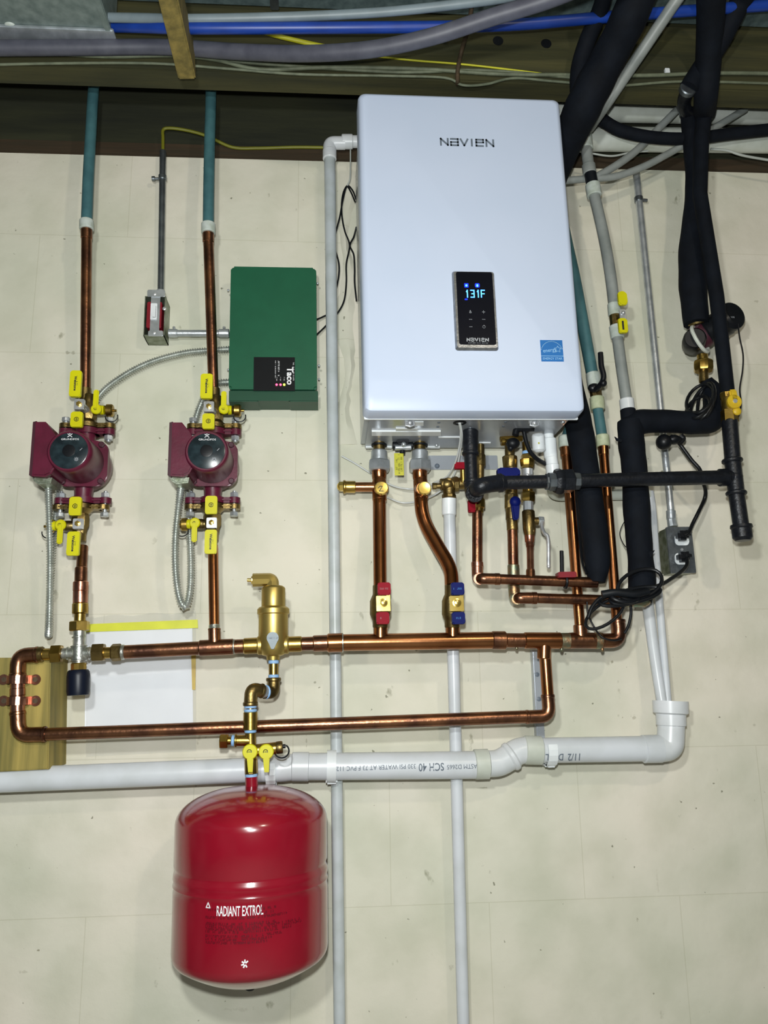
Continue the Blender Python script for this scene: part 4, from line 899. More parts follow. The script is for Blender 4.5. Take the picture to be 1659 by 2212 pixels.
for x, y, w in ((716, 1655, 66), (1187, 1628, 0), (586, 1664, 0)):
    T3 = Thing('pipe_bracket', {716: 'white plastic strap around the drain pipe where the left drop pipe crosses', 1187: 'white plastic hook strap under the right end of the drain pipe', 586: 'white plastic hook strap on the drain pipe beside the tank valve'}[x], 'bracket', P(x, y+30, .02), 'white straps on the drain pipe')
    b = B()
    if w:
        c0 = P(x-10, y, d); c1 = P(x+10, y, d); R = W((x, y, d), 59); b.rev(c0, c1-c0, [(0,R),(0,R+.004),((c1-c0).length,R+.004),((c1-c0).length,R)], 40)
        b.box(V((c0.x+c1.x)/2, c0.y-R-.002, .045), (.024, .012, .08), .003)
    else:
        c = P(x, 1621 if x > 1000 else 1662, d); R = W((x, y, d), 54 if x < 1000 else 52)
        for k in range(9):
            t = radians(-150+k*(165/8)); b.box(c+V(0, (R+.003)*sin(t), (R+.003)*cos(t)), (.020, .013, .006), .001, Matrix.Rotation(-t, 3, 'X'))
        b.box(V(c.x, c.y-R-.003, .05), (.020, .010, .09), .003)
    T3.add('strap', b, 'white_plastic')
for x, y, r in ((1211, 1604, .004), (1212, 1612, .0025), (1218, 1626, .0018)): pass
# perforated strut on the wall
T = Thing('metal_strut', 'narrow pale metal strut on the wall beside the short copper drop', 'strut', P(1165, 1600, 0))
b = B(); q = [P(1150, 1404, .02), P(1166, 1404, .02), P(1178, 1600, .02), P(1160, 1600, .02)]; b.prism([(p.x, p.y) for p in q][::-1], .0, .02, .002); T.add('channel', b, 'boiler_steel')
for x, y in ((1160, 1457), (1164, 1510)):
    b = B(); b.rev(P(x, y, .02), V(0,0,1), [(0,.005),(.002,.005),(.003,.002)], 14); T.add('screw', b, 'ink_grey')
# ================= gas line =================
T = Thing('gas_pipe', 'black iron gas pipe with elbows running level under the boiler to the right', 'pipe', P(1018, 1075, .2))
da, db = .165, .21
b = B(); pc(b, (1016, 924, da), (1016, 940, da), 26); T.add('boiler_stub', b, 'zinc_dark')
b = B(); pc(b, (1016, 930, da), (1016, 985, da), 34, 32); pc(b, (1016, 976, da), (1016, 984, da), 36); T.add('coupling', b, 'black_iron')
b = B(); pc(b, (1016, 980, da), (1019, 1050, da), 27); T.add('nipple', b, 'black_iron')
q = [P(1019, 1036, da), P(1021, 1062, da), P(1026, 1066, da+.045)]
b = B(); b.tube(fillet(q, .018), W((1020, 1060, da), 34), 24); b.cyl(q[0], q[0]+(q[1]-q[0]).normalized()*.009, .0185); b.cyl(q[2]-(q[2]-q[1]).normalized()*.009, q[2], .0195); T.add('elbow', b, 'black_iron')
q = [P(1023, 1064, da+.02), P(1036, 1052, db+.012), P(1060, 1046, db+.01), P(1086, 1043, db)]
b = B(); b.tube(catmull(q, 8), W((1040, 1050, db), 36), 24); pc(b, (1074, 1044, db), (1086, 1043, db), 41); T.add('elbow', b, 'black_iron')
b = B(); pc(b, (1080, 1043, db), (1200, 1040, db), 29); T.add('nipple', b, 'black_iron')
b = B(); pc(b, (1178, 1041, db), (1184, 1041, db), 36, seg=10); pc(b, (1184, 1041, db), (1208, 1040, db), 40, seg=8); T.add('union_tail', b, 'zinc_dark')
b = B(); pc(b, (1198, 1040, db), (1216, 1040, db), 56, seg=8, ch=.2); pc(b, (1210, 1040, db), (1238, 1039, db), 52, seg=6); T.add('union_nut', b, 'black_iron')
b = B(); pc(b, (1236, 1039, db), (1252, 1039, db), 38, seg=8); T.add('union_end', b, 'zinc_dark')
b = B(); pc(b, (1246, 1038.5, db), (1570, 1031, db-.02), 29, 30); T.add('long_tube', b, 'black_iron')
dg = .185
b = B(); pc(b, (1552, 1032, dg), (1572, 1031, dg), 37, 37); pc(b, (1570, 1031, dg), (1588, 1031, dg), 32)
pc(b, (1582, 993, dg), (1591, 1068, dg), 33); pc(b, (1581, 991, dg), (1582.5, 1000, dg), 42); pc(b, (1590, 1061, dg), (1591, 1070, dg), 42); b.sph(P(1586, 1031, dg), .0185); T.add('tee', b, 'black_iron')
T = Thing('gas_drop', 'tall black iron gas pipe rising to the joists at the right with capped lower end', 'pipe', P(1603, 1165, dg))
b = B(); pc(b, (1576, 908, dg), (1583, 1000, dg), 32); T.add('lower_tube', b, 'black_iron')
b = B(); pc(b, (1590, 1062, dg), (1602, 1145, dg), 32); T.add('dirt_leg', b, 'black_iron')
b = B(); q0, q1 = P(1601, 1134, dg), P(1605, 1168, dg); b.rev(q0, q1-q0, [(0,.0225),(.006,.0235),(.009,.021),(.028,.021),((q1-q0).length,.016)], 28); T.add('cap', b, 'black_iron')
b = B(); b.tube([P(1572, 852, dg), P(1548, 640, dg), P(1512, 420, dg), P(1515, 300, dg), P(1522, 238, dg)], [.0155,.0165,.017,.018,.019], 20); T.add('upper_tube', b, 'foam')
b = B(); pc(b, (1522, 240, dg), (1523, 222, dg), 40, seg=24); T.add('pipe_clamp', b, 'zinc_dark', label='silver clamp band')
b = run([(1522, 242, dg), (1525, 205, .25), (1529, 150, .28), (1534, 60, .35), (1537, -40, .44)], 44, soft=True, w1=60); T.add('hose', b, 'foam')
T = Thing('gas_valve', 'yellow handled brass gas valve on the tall black pipe at the right', 'valve', P(1576, 912, dg))
b = B(); pc(b, (1571, 848, dg), (1573, 862, dg), 32, seg=8); pc(b, (1572, 858, dg), (1576, 900, dg), 28); pc(b, (1575, 885, dg), (1577, 913, dg), 34, seg=6); T.add('body', b, 'brass')
b = B(); c = P(1584, 869, dg+.02); b.rev(c-V(0,0,.008), V(0,0,1), [(0,.012),(.008,.0165),(.014,.0165),(.016,.015)], 20)
e = P(1581, 843, dg+.02); b.box((c+e)/2+V(0,.0,.004), (.017, abs((e-c).y), .008), .003, Matrix.Rotation(.08, 3, 'Z')); e2 = P(1592, 888, dg+.02); b.sph(e2, .010, 1, 1, .5); T.add('handle', b, 'yellow_dark')
b = B(); b.cyl(c+V(0,0,.006), c+V(0,0,.010), .0055, seg=6); T.add('handle_nut', b, 'chrome')
line('thin_wire', 'thin dark wire curving right of the gas pipe past the yellow valve', 'wire', [(1594, 700, .15), (1598, 730, .15), (1605, 765, .15), (1604, 800, .15), (1598, 840, .15), (1601, 870, .16), (1597, 895, .17), (1590, 912, .18)], 3, 'cord')
# ================= columns under the boiler =================
d = .11
T = Thing('hot_water_pipe', 'copper hot water pipe with red lever valve turning right, upper of two', 'pipe', P(1031, 1262, d))
b = B(); pc(b, (1038, 960, d), (1038, 984, d), 16); pc(b, (1038, 982, d), (1038, 1006, d), 22, seg=8); pc(b, (1037, 1004, d), (1036, 1085, d), 17); T.add('service_valve', b, 'dull_brass')
b = B(); pc(b, (1036, 1078, d), (1036, 1098, d), 24, seg=8); pc(b, (1035, 1096, d), (1034, 1108, d), 19); T.add('adapter', b, 'brass')
b = B(); plate(b, 1012, 1078, 1027, 1106, d+.03, .012, .004, .003); b.cyl(P(1019, 1084, d+.02), P(1035, 1080, d), .006); T.add('lever', b, 'red_grip', label='red lever')
b = B(); pc(b, (1031, 1104, d), (1031, 1222, d), 22); T.add('copper_tube', b, 'old_copper')
q = [P(1031, 1214, d), P(1031.5, 1250, d), P(1036, 1250, .155)]; b = B(); b.tube(fillet(q, .012), .0125, 22); b.cyl(q[0], q[0]-V(0,.012,0), .0132)
T.add('elbow', b, 'pink_copper')
q = [P(1036, 1250, .135), P(1038, 1250, .155), P(1078, 1251, .155)]; b = B(); b.tube(fillet(q, .014), .0122, 22); b.cyl(P(1068, 1251, .155), P(1080, 1251, .155), .0130); T.add('elbow', b, 'old_copper')
b = B(); pc(b, (1074, 1251, .155), (1290, 1259, .155), 22, 23); T.add('copper_tube', b, 'old_copper', label='level copper tube')
b = B(); pc(b, (1146, 1252, .155), (1146, 1232, .15), 19); T.add('tee_branch', b, 'old_copper')
T = Thing('cold_water_pipe', 'copper cold water pipe with blue lever valve turning right, lower of two', 'pipe', P(1112, 1300, d))
b = B(); pc(b, (1101, 945, d), (1101, 990, d), 22, 20); pc(b, (1101, 986, d), (1102, 1012, d), 33, 30, seg=10); pc(b, (1104, 1010, d), (1105, 1072, d), 26); T.add('service_valve', b, 'dull_brass')
b = B(); pc(b, (1080, 949, d+.01), (1128, 947, d+.01), 13, seg=10); pc(b, (1082, 954, d+.01), (1090, 954, d+.01), 18); T.add('cross_bar', b, 'brass')
b = B(); c = P(1108, 958, d+.03); b.sph(c, .013, 1.2, 1, 1); b.sph(P(1103, 968, d+.03), .007); T.add('drain_knob', b, 'rubber')
b = B(); plate(b, 1075, 1010, 1124, 1030, d+.05, .014, .006, .005); T.add('lever', b, 'blue_grip', label='blue lever above the gas pipe')
b = B(); pc(b, (1105, 1068, d), (1105, 1100, d), 30, seg=8); pc(b, (1106, 1098, d), (1106, 1124, d), 27); pc(b, (1106, 1122, d), (1107, 1146, d), 24); T.add('adapter', b, 'dull_brass')
b = B(); c = P(1113, 1084, d+.035); b.sph(c, .0125, 1, 1, .8); c2 = P(1114, 1122, d+.035); b.prism([(c.x-.010, c.y), (c2.x-.006, c2.y+.002), (c2.x-.003, c2.y-.001), (c2.x+.003, c2.y-.001), (c2.x+.0065, c2.y+.003), (c.x+.010, c.y)], d+.028, d+.040, .003); T.add('lever', b, 'blue_grip', label='blue lever below the gas pipe')
b = B(); pc(b, (1107, 1144, d), (1109, 1232, d), 22); T.add('copper_tube', b, 'old_copper')
b = B(); pc(b, (1109, 1220, d), (1110, 1270, d), 25); T.add('coupling', b, 'green_copper')
q = [P(1110, 1268, d), P(1112, 1294, d), P(1118, 1293, .15)]; b = B(); b.tube(fillet(q, .014), .0125, 22); T.add('elbow', b, 'green_copper')
q = [P(1117, 1293, .13), P(1119, 1292, .15), P(1158, 1292, .15)]; b = B(); b.tube(fillet(q, .014), .0124, 22); b.cyl(P(1148, 1292, .15), P(1160, 1292, .15), .0132); T.add('elbow', b, 'old_copper')
b = B(); pc(b, (1154, 1292, .15), (1374, 1299, .15), 22, 23); T.add('copper_tube', b, 'old_copper', label='level copper tube')
b = B(); pc(b, (1350, 1298, .15), (1394, 1299, .15), 25, seg=20); b.sph(P(1392, 1296, .15), .014); T.add('end_elbow', b, 'green_copper')
d = .12
T = Thing('fill_valve', 'slim brass and bronze fill line with long chrome lever valve', 'valve', P(1146, 1240, d))
b = B(); pc(b, (1136, 955, d), (1137, 976, d), 17, seg=12); T.add('threaded_neck', b, 'brass')
for y in (979, 1096):
    b = B(); pc(b, (1138 if y < 1000 else 1141, y-4, d), (1138 if y < 1000 else 1141, y+4, d), 20); T.add('thread_tape', b, 'tape_blue')
b = B(); pc(b, (1138, 982, d), (1139, 1012, d), 26, seg=6); pc(b, (1139, 992, d), (1139, 1008, d), 32, 30, seg=8); T.add('check_valve', b, 'brass')
b = B(); pc(b, (1139, 1013, d), (1139, 1028, d), 25); pc(b, (1139, 1026, d), (1140, 1065, d), 18); T.add('union_ring', b, 'chrome')
b = B(); pc(b, (1140, 1050, d), (1140, 1066, d), 22); pc(b, (1140, 1063, d), (1140, 1084, d), 31, seg=6, ch=.2); T.add('union_nut', b, 'brass')
b = B(); pc(b, (1141, 1083, d), (1141, 1104, d), 22, seg=10); T.add('nipple', b, 'zinc')
b = B(); c0 = P(1141, 1103, d); c1 = P(1144, 1158, d); L = (c1-c0).length; b.rev(c0, c1-c0, [(0,.0125),(.003,.0145),(L*.75,.0145),(L*.9,.0125),(L,.011)], 12)
b.cyl(P(1144, 1126, d), P(1163, 1126, d), .009); T.add('body', b, 'dull_brass')
b = B(); pc(b, (1162, 1125, d), (1174, 1126, d), 20, seg=6); T.add('stem_nut', b, 'zinc')
b = B(); q = [P(1170, 1120, d+.004), P(1171, 1140, d+.012), P(1176, 1152, d+.02), P(1184, 1164, d+.025), P(1185, 1224, d+.03)]; b.tube(catmull(q, 6), .0042, 10); b.sph(q[-1], .0045); T.add('chrome_lever', b, 'chrome', label='long chrome lever')
b = B(); pc(b, (1144, 1156, d), (1144, 1172, d), 22, 20); pc(b, (1144, 1170, d), (1145, 1182, d+.005), 17); pc(b, (1145, 1180, d+.005), (1146, 1238, .15), 14.5); pc(b, (1146, 1230, .148), (1146, 1243, .152), 18); T.add('copper_tube', b, 'pink_copper')
T = Thing('sensor_plug', 'black plug with a thick black cable under the boiler', 'plug', P(1130, 945, .15))
b = B(); q = [P(1113, 940, .17), P(1117, 928, .17), P(1135, 925, .17), P(1153, 925, .17)]; b.tube(catmull(q, 6), [.0075]*19, 12); b.box(P(1135, 926, .17), (.020, .016, .014), .003); T.add('plug_body', b, 'black_plastic')
b = run([(1131, 928, .17), (1137, 955, .16), (1147, 978, .15), (1162, 993, .14), (1182, 1004, .12)], 9.5, soft=True); T.add('cable', b, 'cord')
# condensate trap and pipe
d = .13
T = Thing('condensate_trap', 'white plastic condensate fitting and pipe under the right end of the boiler', 'fitting', P(1192, 1025, d))
b = B(); c0 = P(1162, 938, .15); c1 = P(1165, 981, .145); b.rev(c0, c1-c0, [(0,.012),(.004,.0145),(.036,.0145),(.038,.012),(.041,.008)], 28); T.add('trap_cap', b, 'white_plastic')
b = B(); b.sph(P(1164, 957, .165), .0018); T.add('yellow_dot', b, 'yellow')
b = B(); pc(b, (1183, 922, d), (1186, 952, d), 22); pc(b, (1186, 948, d), (1190, 990, d), 30, 28); pc(b, (1190, 985, d), (1194, 1010, d), 26, 26); pc(b, (1193, 1004, d), (1195, 1026, d), 29, 27); T.add('body', b, 'white_plastic')
b = B(); p = P(1177, 925, d); b.cyl(p, P(1174, 925, d), .003); b.sph(P(1174, 925, d), .0035); T.add('barb', b, 'rubber')
b = run([(1195, 1024, .11), (1193, 1068, .06), (1225, 1071, .04), (1300, 1069, .03), (1402, 1068, .03)], 25, bend=.02); T.add('drain_tube', b, 'pvc_cream')
T = Thing('condensate_drain', 'white plastic pipe dropping into the cup, right of the twin', 'pipe', P(1440, 1520, .07), 'twin white drop pipes')
b = run([(1402, 1062, .03), (1409, 1110, .03), (1420, 1250, .04), (1443, 1522, .085)], 20, soft=True, w1=16); T.add('tube', b, 'pvc')
T = Thing('condensate_drain', 'white plastic pipe dropping into the cup, left of the twin', 'pipe', P(1430, 1520, .07), 'twin white drop pipes')
b = run([(1371, 1066, .03), (1380, 1190, .04), (1398, 1300, .055), (1413, 1410, .07), (1431, 1525, .085)], 25, soft=True, w1=22); T.add('tube', b, 'pvc')
# ================= copper risers right of the boiler =================
T = Thing('teal_riser', 'copper pipe topped with teal tube, just right of the black union', 'pipe', P(1254, 1370, .12))
b = run([(1236, 905, .10), (1224, 945, .10)], 22); T.add('plastic_tube', b, 'pex_teal')
b = B(); pc(b, (1222, 942, .10), (1222, 967, .10), 30); T.add('crimp_collar', b, 'collar')
b = B(); pc(b, (1223, 964, .10), (1224, 986, .10), 26); T.add('adapter', b, 'copper')
b = B(); pc(b, (1224, 984, .10), (1254, 1368, .13), 22, 22); T.add('copper_tube', b, 'copper')
T = Thing('teal_riser', 'copper pipe topped with a teal valve, running down to the manifold end', 'pipe', P(1333, 1345, .13))
b = run([(1180, 200, .04), (1185, 300, .04), (1200, 410, .05), (1222, 520, .09), (1240, 600, .10), (1259, 700, .10), (1280, 812, .10)], 28, soft=True, w1=25); T.add('plastic_tube', b, 'pex_teal')
b = B(); pc(b, (1280, 806, .10), (1284, 836, .10), 29); T.add('crimp_collar', b, 'collar')
b = B(); pc(b, (1284, 832, .10), (1289, 862, .10), 25, seg=10); T.add('valve_body', b, 'dull_brass')
b = B(); q = [P(1286, 842, .12), P(1299, 828, .14), P(1304, 812, .145), P(1299, 790, .145), P(1297, 762, .145)]; b.tube(catmull(q, 6), .0062, 12); b.sph(P(1303, 828, .145), .0085); b.sph(P(1284, 838, .115), .014, 1.1, .8, .7); T.add('valve_handle', b, 'black_plastic', label='curved black handle')
b = B(); pc(b, (1289, 858, .10), (1291, 885, .10), 30); T.add('crimp_collar', b, 'collar_green')
b = B(); pc(b, (1291, 882, .10), (1301, 946, .10), 22); T.add('plastic_tube', b, 'pex_teal')
b = B(); pc(b, (1301, 940, .10), (1303, 965, .10), 28); T.add('crimp_collar', b, 'collar_green')
b = B(); pc(b, (1303, 962, .10), (1304, 984, .10), 22); T.add('adapter', b, 'copper')
b = B(); pc(b, (1304, 980, .10), (1333, 1345, .13), 20, 22); T.add('copper_tube', b, 'copper')
# insulated pipes
def foam(name, label, segs, m='foam', flaps=()):
    T = Thing(name, label, 'insulated pipe', P(*segs[0][0][-1]))
    for i, (pts, ws) in enumerate(segs):
        q = [P(*p) for p in pts]; cp = catmull(q, 8); rs = []; k = len(pts)-1
        for j in range(len(cp)):
            t = j/8; i0 = min(int(t), k-1); u = t-i0; rs.append((W(pts[i0], ws[i0])*(1-u)+W(pts[i0+1], ws[i0+1])*u)*(1+.018*sin(j*.9)))
        b = B(); b.tube(cp, rs, 24); T.add('foam_sleeve', b, m)
    for f in flaps:
        b = B(); q = [P(x, y, f[0]) for x, y in f[1]]; b.prism([(p.x, p.y) for p in q], f[0]-.003, f[0]); T.add('tape_flap', b, m)
    return T
foam('insulated_pipe', 'wide black insulated pipe coming down from the joists behind the boiler corner', [([(1396, -60, .46), (1358, 40, .40), (1320, 115, .34), (1280, 190, .30), (1250, 252, .25), (1215, 330, .17), (1190, 420, .10), (1190, 600, .07), (1218, 800, .08)], [80, 76, 74, 78, 76, 66, 54, 54, 56])])
foam('insulated_pipe', 'black insulated pipe coming down behind the boiler to the hot water line', [([(1215, 780, .085), (1243, 890, .11), (1256, 950, .13), (1272, 1060, .15), (1285, 1160, .155), (1290, 1215, .155), (1289, 1258, .155)], [60, 58, 56, 54, 56, 54, 36])])
foam('insulated_pipe', 'black insulated pipe with tape flaps dropping to the cold water line', [([(1362, 912, .13), (1364, 960, .13), (1370, 1010, .13), (1376, 1110, .135), (1383, 1200, .14), (1387, 1260, .145), (1382, 1296, .15)], [54, 54, 52, 56, 52, 58, 50]),
     ([(1352, 928, .13), (1380, 912, .13), (1440, 910, .13), (1500, 913, .13), (1535, 905, .12), (1545, 880, .11), (1538, 845, .10), (1525, 822, .10)], [46, 52, 48, 48, 56, 50, 40, 26])],
     flaps=((.165, [(1388, 1200), (1402, 1192), (1415, 1188), (1408, 1200), (1400, 1208), (1385, 1210)]), (.15, [(1328, 943), (1336, 948), (1345, 950), (1342, 955), (1332, 952)])))
T = Thing('grey_riser', 'pale plastic riser with a small yellow handled valve right of the boiler', 'pipe', P(1356, 888, .13))
C1 = 'pex_clear'
T.add('upper_tube', run([(1500, -50, .44), (1462, 0, .40), (1375, 128, .31), (1312, 220, .25), (1272, 276, .16)], 25, soft=True, w1=24), C1)
b = run([(1276, 268, .16), (1264, 282, .13), (1264, 300, .13)], 28, bend=.012); T.add('elbow', b, 'collar')
b = B(); pc(b, (1264, 285, .13), (1267, 300, .13), 24); T.add('insert', b, 'rubber')
b = B(); pc(b, (1264, 296, .13), (1266, 322, .13), 29); T.add('crimp_collar', b, 'collar')
b = B(); pc(b, (1266, 318, .13), (1272, 362, .13), 23); pc(b, (1271, 356, .13), (1274, 376, .13), 28); T.add('middle_tube', b, C1)
b = B(); pc(b, (1274, 370, .13), (1280, 402, .13), 25); T.add('insert', b, 'rubber', label='black band')
b = B(); pc(b, (1280, 398, .13), (1284, 424, .13), 31); T.add('crimp_collar', b, 'collar')
b = run([(1283, 418, .13), (1304, 510, .13), (1318, 590, .13), (1328, 670, .13)], 23, soft=True); T.add('tube', b, C1)
b = B(); pc(b, (1326, 656, .13), (1328, 682, .13), 27); T.add('crimp_collar', b, 'collar')
b = B(); pc(b, (1328, 678, .13), (1331, 710, .13), 24, seg=10); b.cyl(P(1330, 692, .13), P(1346, 686, .16), .006); T.add('valve_body', b, 'dull_brass')
b = B(); plate(b, 1339, 668, 1352, 690, .165, .004, .002); b.sph(P(1346, 676, .166), .005); T.add('valve_stem', b, 'chrome')
b = B(); plate(b, 1336, 629, 1355, 658, .172, .007, .007, .002); T.add('valve_grip', b, 'yellow')
b = B(); plate(b, 1337, 687, 1356, 718, .172, .007, .005, .002); g = T.add('valve_grip', b, 'yellow')
b = B(); plate(b, 1344, 693, 1348, 712, .1724, .0006, .0005, 0); T.add('grip_mark', b, 'ink', parent=g)
b = B(); pc(b, (1331, 704, .13), (1334, 731, .13), 30, 28); T.add('crimp_collar', b, 'collar')
b = run([(1333, 724, .13), (1342, 790, .13), (1354, 870, .13)], 23, soft=True); T.add('tube', b, C1)
b = B(); pc(b, (1353, 862, .13), (1356, 888, .13), 30); T.add('crimp_collar', b, 'pvc_fitting')
b = B(); pc(b, (1356, 884, .13), (1359, 915, .13), 32); T.add('sleeve', b, 'foam')
line('black_hose', 'black hose curving down behind the wide insulated pipe', 'hose', [(1315, -50, .44), (1297, 20, .38), (1268, 90, .32), (1252, 150, .29), (1252, 205, .26), (1262, 250, .22)], 34, 'foam', w1=40)
line('black_hose', 'black hose sagging to the right across the white vent pipes', 'hose', [(1270, 225, .16), (1305, 262, .14), (1350, 285, .13), (1420, 298, .13), (1500, 299, .13), (1590, 288, .13), (1720, 276, .13), (2000, 262, .13)], 26, 'foam')
line('grey_tube', 'slim grey tube rising right from the boiler edge, upper of two', 'tube', [(1285, 384, .11), (1330, 358, .11), (1375, 325, .11), (1420, 280, .11), (1462, 238, .12)], 16, 'pex_clear')
line('grey_tube', 'slim grey tube rising right from the boiler edge, lower of two', 'tube', [(1215, 391, .11), (1270, 386, .11), (1330, 381, .11), (1390, 360, .11), (1440, 334, .11), (1490, 306, .12), (1545, 275, .12), (1610, 236, .12)], 15, 'pex_clear')
# recirculation line
T = foam('insulated_pipe', 'black insulated pipe beside the gas pipe, ending at the small pump', [([(1504, 700, .12), (1497, 620, .12), (1493, 540, .12), (1498, 450, .13), (1500, 380, .13), (1493, 300, .14), (1486, 236, .15)], [50, 56, 50, 38, 36, 34, 32])])
b = run([(1487, 240, .16), (1474, 216, .20), (1487, 190, .25)], 32, bend=.03); T.add('elbow', b, 'black_iron')
b = B(); pc(b, (1483, 197, .245), (1489, 187, .26), 36); T.add('clamp', b, 'zinc_dark', label='silver clamp band')
b = B(); pc(b, (1487, 243, .15), (1484, 232, .15), 36); T.add('clamp', b, 'zinc_dark')
T.add('upper_hose', run([(1488, 192, .255), (1515, 150, .27), (1552, 95, .32), (1602, 0, .38), (1640, -60, .46)], 42, soft=True), 'foam')
o = P(1520, 722, .10); T = Thing('recirculation_pump', 'small dark pump with round black ends behind the gas pipe', 'pump', P(1518, 800, .10))
b = B(); b.sph(o, .036, .9, 1, .8); b.cyl(P(1503, 690, .10), P(1510, 715, .10), .022); T.add('volute', b, 'maroon_dark')
b = B(); ring(b, P(1512, 733, .115), V(.8,.35,.9), .035, .0045); T.add('clamp_ring', b, 'pvc_cream')
b = B(); c0 = P(1505, 733, .095); ax = V(.86,.45,.25); b.cyl(o, P(1572, 692, .12), .033, .035)
b.rev(P(1568, 692, .12), V(.15,.02,1), [(0,.034),(.016,.036),(.024,.034),(.026,.030)], 36); T.add('motor', b, 'black_plastic')
M = Matrix.Translation(P(1567, 692, .147)); b = B(); b.text('GRUNDFOS', .006, M @ Matrix.Translation(V(.006,.008,0)), sx=1.1); b.strokes([[(0,.014),(.008,.022)],[(.008,.014),(0,.022)]], .0014, M, .0002); T.add('maker_lettering', b, 'ink_dim')
b = B(); b.rev(P(1497, 745, .08), V(-.35,-.1,.9), [(0,.026),(.02,.027),(.05,.026),(.056,.022)], 32); T.add('terminal_box', b, 'black_plastic')
b = B(); pc(b, (1517, 766, .10), (1519, 784, .10), 22); pc(b, (1519, 780, .10), (1520, 802, .10), 40, seg=8, ch=.2); T.add('union_nut', b, 'brass')
b = B(); pc(b, (1520, 800, .10), (1520, 826, .10), 19); T.add('neck', b, 'dull_brass')
b = B(); pc(b, (1506, 698, .11), (1502, 678, .12), 44); T.add('collar', b, 'dull_brass')
# ================= outlet with conduit and cords =================
T = Thing('electrical_conduit', 'metal conduit rising from the outlet box up to the sill at the right', 'conduit', P(1452, 1110, .03))
b = B(); pc(b, (1374, 372, .03), (1450, 1112, .03), 14.5, 15); T.add('tube', b, 'zinc')
b = B(); pc(b, (1379, 426, .03), (1380, 436, .03), 18); b.cyl(P(1385, 432, .03), P(1398, 433, .03), .0042); T.add('strap', b, 'zinc_dark')
b = B(); pc(b, (1449, 1103, .03), (1450, 1122, .03), 20, seg=20); pc(b, (1450, 1120, .03), (1453, 1138, .03), 19, 21, seg=10); T.add('connector', b, 'zinc')
zf = .055; T = Thing('outlet_box', 'metal outlet box with two black plugs in it', 'outlet', P(1470, 1240, 0))
x0, x1 = P(1444, 1190, zf).x, P(1499, 1190, zf).x; y1, y0 = P(1470, 1138, zf).y, P(1470, 1238, zf).y
b = B(); b.box(V((x0+x1)/2, (y0+y1)/2, (zf-.004)/2), (x1-x0-.002, y1-y0-.002, zf-.004), .004); T.add('box_shell', b, 'box_steel')
b = B(); b.prism(rrect(x0, y0, x1, y1, .003), zf-.004, zf, .0012); cv = T.add('cover_plate', b, 'zinc_dark')
for y in (1166, 1207):
    b = B(); c = P(1473, y, zf+.001); b.prism([(x+c.x, yv+c.y) for x, yv in rrect(-.0165, -.0135, .0165, .0135, .009)], zf-.001, zf+.0025, .0008); T.add('socket', b, 'white_plastic', parent=cv)
b = B(); b.rev(P(1473, 1187, zf), V(0,0,1), [(0,.0035),(.0015,.003)], 14); T.add('screw', b, 'chrome', parent=cv)
def plug(name, label, c, pts, w=8):
    T = Thing(name, label, 'cord', P(*c)); p = P(*c)
    b = B(); b.box(p+V(0,0,-.002), (.026, .022, .026), .006); b.box(p+V(.007,.002,.008), (.018, .018, .016), .006); T.add('plug', b, 'black_plastic')
    T.add('cable', run(pts, w, soft=True, seg=12), 'cord'); return T
plug('power_cord', 'black cord from the upper socket curving up to the ball under the foam', (1474, 1157, zf+.022), [(1478, 1157, .09), (1488, 1150, .09), (1497, 1130, .08), (1508, 1108, .08), (1521, 1080, .07), (1524, 1060, .08), (1518, 1040, .10), (1512, 1015, .12), (1495, 995, .12), (1480, 975, .12), (1465, 955, .12), (1450, 942, .13)])
plug('power_cord', 'black cord from the lower socket running left to the coil', (1476, 1203, zf+.022), [(1484, 1205, .09), (1483, 1222, .10), (1468, 1238, .12), (1450, 1250, .14), (1430, 1262, .16), (1400, 1272, .19), (1365, 1280, .21), (1330, 1283, .21), (1300, 1290, .20), (1280, 1310, .20), (1270, 1335, .20)])
b = B(); b.sph(P(1434, 955, .13), .018); b.sph(P(1455, 950, .13), .014, 1.2, .8, 1); b.tube(catmull([P(1470, 940, .13), P(1476, 948, .13), P(1468, 958, .13)], 5), .006, 10)
single('cable_ball', 'round black ball of taped cable under the foam elbow', 'cable', b, 'cord')
T = Thing('cable_coil', 'loose coil of black cable tied below the foam pipe ends', 'cable', P(1330, 1350, .2))
def loop(cx, cy, rx, ry, rot, dd, w=7, n=22, z=.01, a0=0, a1=360):
    b = B(); pts = []; full = a1-a0 == 360
    for k in range(n if full else n+1):
        t = radians(a0+(a1-a0)*k/n); x = rx*cos(t); y = ry*sin(t); c, s = cos(radians(rot)), sin(radians(rot)); pts.append(P(cx+x*c-y*s, cy+x*s+y*c, dd+z*sin(t*1.0)))
    b.tube(pts, W((cx, cy, dd), w), 10, closed=full); return b
T.add('loop', loop(1306, 1326, 48, 22, -35, .20, 7), 'cord'); T.add('loop', loop(1340, 1295, 46, 13, -8, .20, 8), 'cord')
T.add('loop', loop(1372, 1286, 56, 15, -12, .205, 8), 'cord'); T.add('loop', loop(1382, 1262, 50, 30, -20, .20, 8), 'cord'); T.add('loop', loop(1350, 1288, 30, 12, 5, .215, 9), 'cord')
T.add('wrap', run([(1300, 1284, .215), (1330, 1280, .22), (1370, 1284, .22), (1400, 1278, .215)], 16, soft=True), 'rubber')
T.add('tail', run([(1268, 1300, .16), (1270, 1325, .16), (1282, 1352, .16), (1300, 1376, .17), (1325, 1383, .17), (1342, 1380, .16)], 4, soft=True), 'cord')
T.add('tie', run([(1362, 1300, .16), (1363, 1325, .16), (1358, 1350, .16), (1349, 1368, .16)], 6, soft=True), 'rubber')
T = Thing('cable_bundle', 'tangle of black cable wrapped round the foam elbow below the pump', 'cable', P(1520, 880, .13))
